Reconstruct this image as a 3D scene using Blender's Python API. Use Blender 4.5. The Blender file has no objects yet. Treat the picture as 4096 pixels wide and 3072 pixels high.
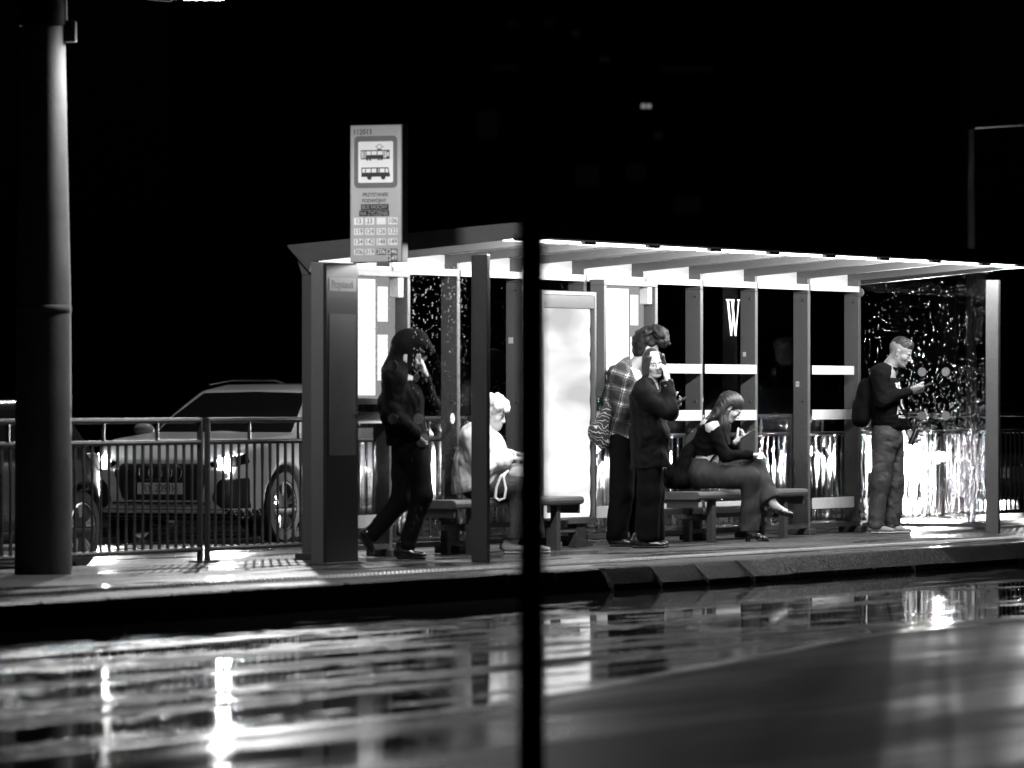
import bpy, bmesh, math, random
import numpy as np
from mathutils import Vector, Matrix
random.seed(7)
SC = bpy.context.scene
COL = SC.collection
R = math.radians
# ------------------------------------------------------------------ layout
# camera at the origin looking along +Y, platform top is z = 0, camera 1.26 m above it.
# L runs along the platform edge (to the right and away), T from the shelter to the road.
ANG = R(65)
LX, LY = math.cos(ANG), math.sin(ANG)
TX, TY = math.sin(ANG), -math.cos(ANG)
C0 = (3.17, 59.0)
ROAD_Z = -0.165
REAR_Z = -0.20
def P(u, t, z=0.0):
    return Vector((C0[0] + u*LX + t*TX, C0[1] + u*LY + t*TY, z))
# ------------------------------------------------------------------ objects
def tag(o, label=None, cat=None, group=None, kind=None):
    if label: o['label'] = label
    if cat: o['category'] = cat
    if group: o['group'] = group
    if kind: o['kind'] = kind
    return o
def empty(name, loc, rz=0.0, label=None, cat=None, group=None):
    o = bpy.data.objects.new(name, None); COL.objects.link(o)
    o.location = loc; o.rotation_euler = (0, 0, rz); o.empty_display_size = .2
    return tag(o, label, cat, group)
def copy_tree(o, parent=None):
    c = o.copy(); COL.objects.link(c)
    if parent is not None:
        c.parent = parent
    for ch in list(o.children):
        copy_tree(ch, c)
    return c
def link_mesh(name, me, mat, parent=None, smooth=False):
    o = bpy.data.objects.new(name, me); COL.objects.link(o)
    if mat is not None:
        me.materials.clear()
        for m in (mat if isinstance(mat, (list, tuple)) else [mat]):
            me.materials.append(m)
    if parent is not None: o.parent = parent
    if smooth:
        me.polygons.foreach_set('use_smooth', [True]*len(me.polygons))
    return o
class MB:
    def __init__(s): s.bm = bmesh.new()
    def box(s, x0, x1, y0, y1, z0, z1, bev=0.0, seg=2):
        r = bmesh.ops.create_cube(s.bm, size=1.0)
        vs = r['verts']
        for v in vs:
            v.co = Vector((x0+(v.co.x+.5)*(x1-x0), y0+(v.co.y+.5)*(y1-y0), z0+(v.co.z+.5)*(z1-z0)))
        if bev > 0:
            es = list({e for v in vs for e in v.link_edges})
            bmesh.ops.bevel(s.bm, geom=es, offset=bev, segments=seg, profile=.5, affect='EDGES')
        return s
    def lt(s, u0, u1, t0, t1, z0, z1, bev=0.0, seg=2):      # local x = along platform, local y = -t
        return s.box(u0, u1, -t1, -t0, z0, z1, bev, seg)
    def prism(s, pts, a, b, axis='x', bev=0.0):
        # pts: 2D outline; extruded from a to b along axis.  x: (y,z)  y: (x,z)  z: (x,y)
        def mk(p, h):
            if axis == 'x': return (h, p[0], p[1])
            if axis == 'y': return (p[0], h, p[1])
            return (p[0], p[1], h)
        v0 = [s.bm.verts.new(mk(p, a)) for p in pts]
        v1 = [s.bm.verts.new(mk(p, b)) for p in pts]
        n = len(pts); fs = [s.bm.faces.new(v0), s.bm.faces.new(v1[::-1])]
        for i in range(n):
            fs.append(s.bm.faces.new((v0[i], v1[i], v1[(i+1) % n], v0[(i+1) % n])))
        bmesh.ops.recalc_face_normals(s.bm, faces=fs)
        if bev > 0:
            es = list({e for f in fs for e in f.edges})
            bmesh.ops.bevel(s.bm, geom=es, offset=bev, segments=2, profile=.5, affect='EDGES')
        return s
    def tube(s, pts, r, n=10, cap=True, closed=False):
        pts = [Vector(p) for p in pts]; m = len(pts)
        rs = r if isinstance(r, (list, tuple)) else [r]*m
        rings = []; ref = None
        for i, p in enumerate(pts):
            if closed: d = (pts[(i+1) % m]-pts[i-1])
            else: d = (pts[min(i+1, m-1)]-pts[max(i-1, 0)])
            d.normalize()
            if ref is None:
                ref = Vector((0, 0, 1)) if abs(d.z) < .9 else Vector((1, 0, 0))
            a = ref - d*ref.dot(d); a.normalize(); ref = a
            b = d.cross(a)
            rings.append([s.bm.verts.new(p + (a*math.cos(2*math.pi*k/n)+b*math.sin(2*math.pi*k/n))*rs[i]) for k in range(n)])
        for i in range(m if closed else m-1):
            A, B = rings[i], rings[(i+1) % m]
            for k in range(n):
                s.bm.faces.new((A[k], A[(k+1) % n], B[(k+1) % n], B[k]))
        if cap and not closed:
            s.bm.faces.new(rings[0][::-1]); s.bm.faces.new(rings[-1])
        return s
    def lathe(s, prof, n=32, axis='z', c=(0, 0, 0)):
        # prof: list of (radius, height); a surface of revolution
        rings = []
        for (r, h) in prof:
            ring = []
            for k in range(n):
                a = 2*math.pi*k/n; x, y = r*math.cos(a), r*math.sin(a)
                if axis == 'z': co = (x, y, h)
                elif axis == 'y': co = (x, h, y)
                else: co = (h, x, y)
                ring.append(s.bm.verts.new(Vector(co)+Vector(c)))
            rings.append(ring)
        for i in range(len(rings)-1):
            A, B = rings[i], rings[i+1]
            for k in range(n):
                s.bm.faces.new((A[k], A[(k+1) % n], B[(k+1) % n], B[k]))
        s.bm.faces.new(rings[0][::-1]); s.bm.faces.new(rings[-1])
        return s
    def face(s, pts):
        s.bm.faces.new([s.bm.verts.new(p) for p in pts]); return s
    def build(s, name, mat, parent=None, smooth=False, xf=None):
        bmesh.ops.recalc_face_normals(s.bm, faces=s.bm.faces)
        if xf is not None: bmesh.ops.transform(s.bm, matrix=xf, verts=s.bm.verts)
        me = bpy.data.meshes.new(name); s.bm.to_mesh(me); s.bm.free()
        o = link_mesh(name, me, mat, parent)
        if smooth:
            me.polygons.foreach_set('use_smooth', [True]*len(me.polygons))
            try: me.set_sharp_from_angle(angle=R(40))
            except Exception: pass
        return o
def text_mesh(name, s, size, mat, parent, xf, align='CENTER', extrude=.001, bold=0.0, sx=1.0):
    cu = bpy.data.curves.new(name, 'FONT'); cu.body = s; cu.size = size; cu.align_x = align; cu.align_y = 'CENTER'
    cu.extrude = extrude; cu.offset = bold; cu.resolution_u = 3
    t = bpy.data.objects.new(name, cu); COL.objects.link(t)
    dg = bpy.context.evaluated_depsgraph_get()
    me = bpy.data.meshes.new_from_object(t.evaluated_get(dg))
    bpy.data.objects.remove(t); bpy.data.curves.remove(cu)
    me.transform(xf @ Matrix.Diagonal((sx, 1, 1, 1)))
    return link_mesh(name, me, mat, parent)
# ------------------------------------------------------------------ implicit surfaces
class SDF:
    """prims joined by smooth union; meshes by surface nets"""
    def __init__(s, k=.02): s.ops = []; s.k = k; s.bb = []
    def _add(s, f, lo, hi, k, mode): s.ops.append((f, k if k is not None else s.k, mode)); s.bb.append((lo, hi, mode)); return s
    def cap(s, a, b, ra, rb=None, k=None, mode='u'):
        a = np.array(a, np.float32); b = np.array(b, np.float32); rb = ra if rb is None else rb
        ab = b-a; l2 = float(ab@ab)+1e-12
        def f(p):
            t = np.clip(((p-a)@ab)/l2, 0, 1)
            q = p-a-t[:, None]*ab
            return np.sqrt((q*q).sum(1))-(ra+(rb-ra)*t)
        r = max(ra, rb)
        return s._add(f, np.minimum(a, b)-r, np.maximum(a, b)+r, k, mode)
    def ecap(s, a, b, n, ra, rb, k=None, mode='u'):
        # elliptic section: ra=(along n, across n) at a, rb at b
        a = np.array(a, np.float32); b = np.array(b, np.float32); ab = b-a; l2 = float(ab@ab)+1e-12
        n = np.array(n, np.float32); n = n/np.linalg.norm(n)
        def f(p):
            t = np.clip(((p-a)@ab)/l2, 0, 1)
            q = p-a-t[:, None]*ab
            qn = q@n; qr2 = np.maximum((q*q).sum(1)-qn*qn, 0)
            A = ra[0]+(rb[0]-ra[0])*t; B = ra[1]+(rb[1]-ra[1])*t
            return (np.sqrt((qn/A)**2+qr2/(B*B))-1)*np.minimum(A, B)
        r = max(*ra, *rb)
        return s._add(f, np.minimum(a, b)-r, np.maximum(a, b)+r, k, mode)
    def ell(s, c, r, Rm=None, k=None, mode='u'):
        c = np.array(c, np.float32); r = np.array(r, np.float32)
        def f(p):
            q = p-c
            if Rm is not None: q = q@Rm
            k0 = np.sqrt(((q/r)**2).sum(1)); k1 = np.sqrt(((q/(r*r))**2).sum(1))+1e-9
            return k0*(k0-1)/k1
        m = float(r.max())
        return s._add(f, c-m, c+m, k, mode)
    def box(s, c, h, rr=.01, Rm=None, k=None, mode='u'):
        c = np.array(c, np.float32); h = np.array(h, np.float32)-rr
        def f(p):
            q = p-c
            if Rm is not None: q = q@Rm
            q = np.abs(q)-h
            return np.sqrt((np.maximum(q, 0)**2).sum(1))+np.minimum(q.max(1), 0)-rr
        m = float(np.linalg.norm(h+rr))
        return s._add(f, c-m, c+m, k, mode)
    def fn(s, f, lo, hi, k=None, mode='u'):
        return s._add(f, np.array(lo, np.float32), np.array(hi, np.float32), k, mode)
    def disp(s, f): s.ops.append((f, 0, 'd')); return s
    def ev(s, p):
        d = None
        for f, k, m in s.ops:
            if m == 'd': d = d+f(p); continue
            e = f(p)
            if m == 'u':
                if d is None: d = e; continue
                if k <= 0: d = np.minimum(d, e)
                else:
                    h = np.maximum(k-np.abs(d-e), 0)/k; d = np.minimum(d, e)-h*h*k*.25
            else:
                if m == 's': e = -e
                if k <= 0: d = np.maximum(d, e)
                else:
                    h = np.maximum(k-np.abs(d-e), 0)/k; d = np.maximum(d, e)+h*h*k*.25
        return d
    def mesh(s, name, h, mat, parent, lo=None, hi=None, pad=.03, smooth=True, clean=True):
        if lo is None:
            us = [b for b in s.bb if b[2] == 'u']
            lo = np.min([b[0] for b in us], 0)-pad; hi = np.max([b[1] for b in us], 0)+pad
        lo = np.array(lo, float); hi = np.array(hi, float)
        B = 12
        nb = np.maximum(np.ceil((hi-lo)/h/B).astype(int), 1); n = nb*B+1
        V = np.ones(tuple(n), np.float32)
        g = np.stack(np.meshgrid(*[np.arange(m) for m in nb], indexing='ij'), -1).reshape(-1, 3)
        ctr = (lo+(g*B+B/2)*h).astype(np.float32)
        dc = s.ev(ctr); lim = B*h*.5*1.7321*1.35+.03
        o = np.stack(np.meshgrid(*[np.arange(B+1)]*3, indexing='ij'), -1).reshape(-1, 3)
        for i in np.nonzero(dc < -lim)[0]:
            a = g[i]*B; V[a[0]:a[0]+B+1, a[1]:a[1]+B+1, a[2]:a[2]+B+1] = -1
        act = np.nonzero(np.abs(dc) <= lim)[0]
        CH = 60
        for j in range(0, len(act), CH):
            ids = act[j:j+CH]
            pts = (lo+(g[ids][:, None, :]*B+o[None])*h).reshape(-1, 3).astype(np.float32)
            vals = s.ev(pts).reshape(len(ids), B+1, B+1, B+1)
            for q, i in enumerate(ids):
                a = g[i]*B; V[a[0]:a[0]+B+1, a[1]:a[1]+B+1, a[2]:a[2]+B+1] = vals[q]
        return nets(V, lo, h, name, mat, parent, smooth)
def nets(V, lo, h, name, mat, parent, smooth=True):
    S = V < 0
    c = np.zeros(tuple(np.array(V.shape)-1), np.int8)
    for i in (0, 1):
        for j in (0, 1):
            for k in (0, 1):
                c += S[i:i+c.shape[0], j:j+c.shape[1], k:k+c.shape[2]]
    idx = np.argwhere((c > 0) & (c < 8))
    if len(idx) == 0: return link_mesh(name, bpy.data.meshes.new(name), mat, parent)
    acc = np.zeros((len(idx), 3)); cnt = np.zeros(len(idx))
    cor = [(0, 0, 0), (1, 0, 0), (0, 1, 0), (1, 1, 0), (0, 0, 1), (1, 0, 1), (0, 1, 1), (1, 1, 1)]
    val = {q: V[idx[:, 0]+q[0], idx[:, 1]+q[1], idx[:, 2]+q[2]].astype(float) for q in cor}
    for a in cor:
        for ax in range(3):
            if a[ax] == 0:
                b = list(a); b[ax] = 1; b = tuple(b)
                va, vb = val[a], val[b]; m = (va < 0) != (vb < 0)
                t = np.where(m, va/np.where(m, va-vb, 1), 0)
                p = np.tile(np.array(a, float), (len(idx), 1)); p[:, ax] = t
                acc[m] += p[m]; cnt[m] += 1
    verts = lo+(idx+acc/cnt[:, None])*h
    vid = -np.ones(c.shape, np.int64); vid[idx[:, 0], idx[:, 1], idx[:, 2]] = np.arange(len(idx))
    quads = []
    for ax in range(3):
        sl0 = [slice(None)]*3; sl1 = [slice(None)]*3
        sl0[ax] = slice(0, -1); sl1[ax] = slice(1, None)
        A = S[tuple(sl0)]; Bq = S[tuple(sl1)]
        e = np.argwhere(A != Bq)
        b1, b2 = [(1, 2), (2, 0), (0, 1)][ax]
        ok = (e[:, b1] > 0) & (e[:, b2] > 0) & (e[:, b1] < c.shape[b1]) & (e[:, b2] < c.shape[b2])
        e = e[ok]
        fl = A[e[:, 0], e[:, 1], e[:, 2]]
        def at(d1, d2):
            q = e.copy(); q[:, b1] += d1; q[:, b2] += d2
            return vid[q[:, 0], q[:, 1], q[:, 2]]
        q = np.stack([at(-1, -1), at(0, -1), at(0, 0), at(-1, 0)], 1)
        q[~fl] = q[~fl][:, ::-1]
        quads.append(q)
    q = np.concatenate(quads); q = q[(q >= 0).all(1)]
    me = bpy.data.meshes.new(name)
    me.vertices.add(len(verts)); me.vertices.foreach_set('co', verts.astype(np.float32).ravel())
    me.loops.add(len(q)*4); me.loops.foreach_set('vertex_index', q.astype(np.int32).ravel())
    me.polygons.add(len(q)); me.polygons.foreach_set('loop_start', np.arange(0, len(q)*4, 4, dtype=np.int32))
    me.update(calc_edges=True); me.validate()
    return link_mesh(name, me, mat, parent, smooth)
def wob(seed, fr, amp, anis=(1, 1, 1), ridged=False):
    rg = np.random.RandomState(seed); W = []
    for i in range(7):
        d = rg.normal(size=3); d /= np.linalg.norm(d); W.append((d*np.array(anis)*fr*rg.uniform(.6, 1.7), rg.uniform(0, 6.28), rg.uniform(.5, 1)))
    def f(p):
        q = p+.018*np.sin(p[:, [1, 2, 0]]*23+seed)
        a = sum(w*np.sin(q@d.astype(np.float32)+ph) for d, ph, w in W)/3.2
        if ridged: a = (1-np.abs(a)*2.2)*.7
        return (amp*a).astype(np.float32)
    return f
def rotm(yaw=0, pitch=0, roll=0):
    # columns = local axes (x forward, y left, z up); pitch>0 looks down, roll>0 tips the head to its right
    m = Matrix.Rotation(yaw, 3, 'Z') @ Matrix.Rotation(pitch, 3, 'Y') @ Matrix.Rotation(roll, 3, 'X')
    return np.array(m, np.float32)
# ------------------------------------------------------------------ materials (all neutral: the photograph is black and white)
class NT:
    def __init__(s, name):
        s.m = bpy.data.materials.new(name); s.m.use_nodes = True
        s.t = s.m.node_tree; s.t.nodes.clear()
        s.out = s.n('ShaderNodeOutputMaterial')
    def n(s, kind, **kw):
        nd = s.t.nodes.new(kind)
        for k, v in kw.items():
            if k.startswith('i_'):
                key = k[2:]; nd.inputs[int(key) if key.isdigit() else key.replace('_', ' ')].default_value = v
            else: setattr(nd, k, v)
        return nd
    def l(s, a, b): s.t.links.new(a, b)
    def math(s, op, a, b=None, clamp=False):
        nd = s.n('ShaderNodeMath', operation=op, use_clamp=clamp)
        for i, v in enumerate((a, b)):
            if v is None: continue
            if isinstance(v, (int, float)): nd.inputs[i].default_value = v
            else: s.l(v, nd.inputs[i])
        return nd.outputs[0]
    def coords(s, scale=(1, 1, 1), rot=(0, 0, 0), src='Object'):
        tc = s.n('ShaderNodeTexCoord'); mp = s.n('ShaderNodeMapping')
        mp.inputs['Scale'].default_value = scale; mp.inputs['Rotation'].default_value = rot
        s.l(tc.outputs[src], mp.inputs['Vector']); return mp.outputs[0]
    def noise(s, vec, scale, detail=4, rough=.55, dist=0.0):
        nd = s.n('ShaderNodeTexNoise'); nd.inputs['Scale'].default_value = scale; nd.inputs['Detail'].default_value = detail
        nd.inputs['Roughness'].default_value = rough; nd.inputs['Distortion'].default_value = dist
        s.l(vec, nd.inputs['Vector']); return nd.outputs['Fac']
    def ramp(s, fac, stops, interp='LINEAR'):
        nd = s.n('ShaderNodeValToRGB'); cr = nd.color_ramp; cr.interpolation = interp
        while len(cr.elements) < len(stops): cr.elements.new(.5)
        for e, (p, v) in zip(cr.elements, stops): e.position = p; e.color = (v, v, v, 1)
        s.l(fac, nd.inputs[0]); return nd.outputs[0]
    def maprange(s, v, a, b, c, d):
        nd = s.n('ShaderNodeMapRange'); s.l(v, nd.inputs[0])
        for i, x in zip((1, 2, 3, 4), (a, b, c, d)): nd.inputs[i].default_value = x
        return nd.outputs[0]
    def bump(s, h, strength, dist):
        nd = s.n('ShaderNodeBump'); nd.inputs['Strength'].default_value = strength; nd.inputs['Distance'].default_value = dist
        s.l(h, nd.inputs['Height']); return nd.outputs[0]
def g(v): return (v, v, v, 1)
def mat(name, base, rough=.5, metal=0.0, spec=.5, var=.0, vscale=8, vstretch=(1, 1, 1), bump=0.0, bscale=60, bdist=.002, coat=0.0, rvar=0.0, sheen=0.0):
    T = NT(name); b = T.n('ShaderNodeBsdfPrincipled')
    b.inputs['Base Color'].default_value = g(base); b.inputs['Roughness'].default_value = rough
    b.inputs['Metallic'].default_value = metal; b.inputs['Specular IOR Level'].default_value = spec
    if coat: b.inputs['Coat Weight'].default_value = coat; b.inputs['Coat Roughness'].default_value = .04
    if sheen: b.inputs['Sheen Weight'].default_value = sheen
    vec = T.coords(vstretch)
    if var or rvar:
        nz = T.noise(vec, vscale, 6, .6)
        if var:
            T.l(T.ramp(nz, [(.25, max(base*(1-var), 0)), (.75, base*(1+var))]), b.inputs['Base Color'])
        if rvar:
            T.l(T.maprange(nz, .3, .7, max(rough-rvar, .02), min(rough+rvar, 1)), b.inputs['Roughness'])
    if bump:
        T.l(T.bump(T.noise(T.coords(), bscale, 3), bump, bdist), b.inputs['Normal'])
    T.l(b.outputs[0], T.out.inputs[0]); return T.m
def emit(name, strength, col=1.0):
    T = NT(name); e = T.n('ShaderNodeEmission'); e.inputs[0].default_value = g(col); e.inputs[1].default_value = strength
    T.l(e.outputs[0], T.out.inputs[0]); return T.m
M = {}
M['steel'] = mat('powder coated steel', .085, .45, .0, .5, .10, 4, (1, 1, .25), .06, 200, .0006)
M['steel_dark'] = mat('dark painted steel', .045, .4, 0, .5, .2, 5, (1, 1, .3), .05, 150, .0006)
M['fascia'] = mat('dark roof edge', .10, .35, 0, .5, .15, 5, (.3, 1, 1))
M['fascia_front'] = mat('wet black roof edge', .012, .3, 0, .5, .2, 6)
M['ceiling'] = mat('white ceiling panel', .75, .5, 0, .4, .05, 3)
M['panel_white'] = mat('off white back panel', .5, .5, 0, .4, .05, 3)
M['frosted'] = mat('frosted white film', .5, .6, 0, .3, .06, 6)
M['galv_lit'] = mat('lit galvanised column', .8, .4, .2)  # galvanised steel made pale in place of light falling on it
M['sticker'] = mat('worn sticker', .5, .6, var=.5, vscale=60)
M['dot'] = mat('dimmed frosted dot', .12, .5, 0, .3)  # frosted film darkened, stands for the weaker light on it
M['galv'] = mat('galvanised railing steel', .04, .4, .2, .5, .25, 12, (1, 1, 1), .1, 160, .0008)
M['concrete'] = mat('weathered concrete', .14, .62, 0, .35, .35, 5, (1, 1, .5), .35, 40, .004)
M['black_metal'] = mat('black enamel', .008, .45, 0, .3)
M['dark_case'] = mat('dark display case', .018, .3, 0, .5, .2, 6)
M['rubber'] = mat('tyre rubber', .02, .7, 0, .3, .2, 20, bump=.3, bscale=80, bdist=.003)
M['rim'] = mat('alloy wheel', .5, .3, .8, .5)
M['black_plastic'] = mat('black plastic', .02, .45, 0, .4, .2, 20)
M['chrome'] = mat('chrome trim', .7, .12, 1.0)
M['car_glass'] = mat('car window glass', .012, .06, 0, .5)
M['paint_white'] = mat('wet white car paint', .62, .28, 0, .5, .05, 3, coat=.6)
M['paint_dark'] = mat('wet black car paint', .02, .22, 0, .5, .1, 3, coat=.6)
M['paint_grey'] = mat('wet dark grey car paint', .05, .25, 0, .5, .1, 3, coat=.6)
M['plate'] = mat('number plate', .55, .4, 0, .5)
M['ink'] = mat('black ink', .015, .5)
M['white'] = mat('white print', .8, .5)
M['sign_grey'] = mat('grey sign film', .42, .45, 0, .4, .03, 3)
M['sign_frame'] = mat('dark sign frame', .16, .45)
M['skin'] = mat('skin', .30, .48, 0, .4, .08, 30)
M['skin_pale'] = mat('pale skin', .46, .5, 0, .35, .05, 30)
M['black_cloth'] = mat('black cotton', .0035, .9, 0, .06, .3, 14, bump=.25, bscale=240, bdist=.001)
M['coat_cloth'] = mat('black wool coat', .0028, .75, 0, .08, .3, 10, bump=.3, bscale=300, bdist=.001)
M['dark_trouser'] = mat('dark trouser cloth', .010, .8, 0, .1, .2, 10, (1, 1, .4), .2, 260, .001)
M['grey_trouser'] = mat('slate trouser cloth', .028, .75, 0, .15, .15, 9, (1, 1, .4), .2, 260, .001)
M['pale_jacket'] = mat('pale jacket cloth', .62, .75, 0, .2, .08, 8, bump=.2, bscale=200, bdist=.001)
M['white_cloth'] = mat('white cotton', .75, .8, 0, .2, .08, 12)
M['hair_dark'] = mat('dark hair', .007, .65, 0, .2, .5, 40, (1, 1, .15), .5, 90, .004)
M['hair_mid'] = mat('mid brown hair', .016, .45, 0, .35, .5, 50, (1, 1, .12), .5, 110, .003)
M['hair_white'] = mat('white curly hair', .72, .6, 0, .3, .15, 40, bump=.6, bscale=70, bdist=.006)
M['hair_short'] = mat('cropped hair', .012, .6, 0, .3, .3, 60, bump=.5, bscale=160, bdist=.002)
M['black_leather'] = mat('black leather', .012, .22, 0, .5, .2, 15, bump=.15, bscale=60, bdist=.002)
M['pale_shoe'] = mat('pale canvas shoe', .24, .7, 0, .3, .15, 20)
M['white_rubber'] = mat('white rubber sole', .42, .5, 0, .4, .1, 20)
M['phone_black'] = mat('phone body', .01, .15, 0, .5)
M['can'] = mat('dark drink can', .03, .25, .6, .5)
M['can_top'] = mat('aluminium lid', .7, .25, 1.0)
M['leaf'] = mat('weed leaf', .16, .45, 0, .5, .3, 40)
M['bark'] = mat('bark', .04, .8)
M['facade'] = mat('dark facade', .03, .8, 0, .3, .3, .6)
M['led'] = emit('led light strip', 7.0)
M['lamp_lens'] = emit('street lamp lens', 60.0)
M['head_lens'] = emit('headlamp lens', 400.0)
M['head_drl'] = emit('daytime running light', 12.0)
M['screen'] = emit('phone screen', 2.2)
M['far_window'] = emit('dim lit window', .05)
M['far_lamp'] = emit('far street light', 1.2)

def denim():
    T = NT('washed denim'); b = T.n('ShaderNodeBsdfPrincipled'); b.inputs['Roughness'].default_value = .8
    v = T.coords((1, 1, .55))
    nz = T.noise(v, 5, 5, .6, .5); f = T.noise(T.coords(), 150, 2)
    T.l(T.ramp(T.math('ADD', nz, T.math('MULTIPLY', T.math('SUBTRACT', f, .5), .25)), [(.34, .018), (.5, .032), (.70, .062)]), b.inputs['Base Color'])
    T.l(T.bump(T.noise(T.coords((1, 1, 1.6)), 22, 4, .6, 1.2), .6, .012), b.inputs['Normal'])
    T.l(b.outputs[0], T.out.inputs[0]); return T.m
M['denim'] = denim()
def plaid(name, sz, rot, dark=.007, light=.62):
    T = NT(name); b = T.n('ShaderNodeBsdfPrincipled'); b.inputs['Roughness'].default_value = .85
    tc = T.n('ShaderNodeTexCoord')
    warp = T.n('ShaderNodeTexNoise'); warp.inputs['Scale'].default_value = 7; T.l(tc.outputs['Object'], warp.inputs['Vector'])
    mx = T.n('ShaderNodeVectorMath', operation='MULTIPLY_ADD'); T.l(warp.outputs['Color'], mx.inputs[0])
    mx.inputs[1].default_value = (.06, .06, .06); T.l(tc.outputs['Object'], mx.inputs[2])
    mp = T.n('ShaderNodeMapping'); mp.inputs['Rotation'].default_value = rot; T.l(mx.outputs[0], mp.inputs[0])
    sp = T.n('ShaderNodeSeparateXYZ'); T.l(mp.outputs[0], sp.inputs[0])
    def band(o):
        fr = T.math('FRACT', T.math('DIVIDE', o, sz))
        return T.ramp(fr, [(0, 0), (.30, 0), (.33, .9), (.38, .15), (.44, .15), (.47, 1), (.55, 1), (.58, .15), (.62, .15), (.65, .7), (.68, 0)])
    a, c = band(sp.outputs[0]), band(sp.outputs[2])
    s_ = T.math('MAXIMUM', T.math('MULTIPLY', T.math('ADD', a, c), .5), T.math('MULTIPLY', a, c))
    T.l(T.ramp(s_, [(0, dark), (.5, light*.14), (1, light)]), b.inputs['Base Color'])
    T.l(b.outputs[0], T.out.inputs[0]); return T.m
M['plaid'] = plaid('plaid flannel', .125, (0, R(-14), 0))
def knit(name, sc, dark=.02, light=.42):
    T = NT(name); b = T.n('ShaderNodeBsdfPrincipled'); b.inputs['Roughness'].default_value = .9
    w = T.n('ShaderNodeTexWave', wave_type='BANDS', bands_direction='Z'); w.inputs['Scale'].default_value = sc; w.inputs['Distortion'].default_value = 5
    w.inputs['Detail'].default_value = 1; w.inputs['Detail Scale'].default_value = 3.2
    T.l(T.coords((1, 1, 1), (0, R(-20), 0)), w.inputs['Vector'])
    T.l(T.ramp(w.outputs['Fac'], [(.42, dark), (.5, light), (.62, light), (.7, dark)]), b.inputs['Base Color'])
    T.l(b.outputs[0], T.out.inputs[0]); return T.m
M['knit'] = knit('patterned knit', 4.5)
M['scarf'] = knit('patterned scarf', 22, .03, .6)

# ---- wet ground: local x runs along the platform
def wet(name, base, r0, r1, stretch, nscale, bstr, bdist, puddle=.5, fine=90, tiles=None, base_hi=None):
    T = NT(name); b = T.n('ShaderNodeBsdfPrincipled')
    v = T.coords(stretch); nz = T.noise(v, nscale, 5, .6, .4)
    big = T.noise(T.coords((stretch[0]*.45, stretch[1]*.55, 1)), nscale*.55, 3, .5, .6)
    mixv = T.math('ADD', T.math('MULTIPLY', nz, .55), T.math('MULTIPLY', big, .45))
    dry = T.ramp(mixv, [(puddle-.06, 0), (puddle+.07, 1)])
    grain = T.noise(T.coords(), fine, 3, .6)
    T.l(T.maprange(dry, 0, 1, r0, r1), b.inputs['Roughness'])
    hi = base_hi or base*1.6
    T.l(T.ramp(grain, [(.3, base*.6), (.7, hi)]), b.inputs['Base Color'])
    b.inputs['Specular IOR Level'].default_value = .5
    h = T.math('ADD', T.math('MULTIPLY', grain, T.maprange(dry, 0, 1, .03, 1)), T.math('MULTIPLY', nz, .6))
    if tiles:
        br = T.n('ShaderNodeTexBrick'); br.inputs['Scale'].default_value = tiles; br.inputs['Mortar Size'].default_value = .012
        br.inputs['Color1'].default_value = g(1); br.inputs['Color2'].default_value = g(.85); br.inputs['Mortar'].default_value = g(0)
        T.l(T.coords(), br.inputs['Vector']); h = T.math('ADD', h, T.math('MULTIPLY', br.outputs['Color'], .8))
    T.l(T.bump(h, bstr, bdist), b.inputs['Normal'])
    T.l(b.outputs[0], T.out.inputs[0]); return T.m
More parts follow.
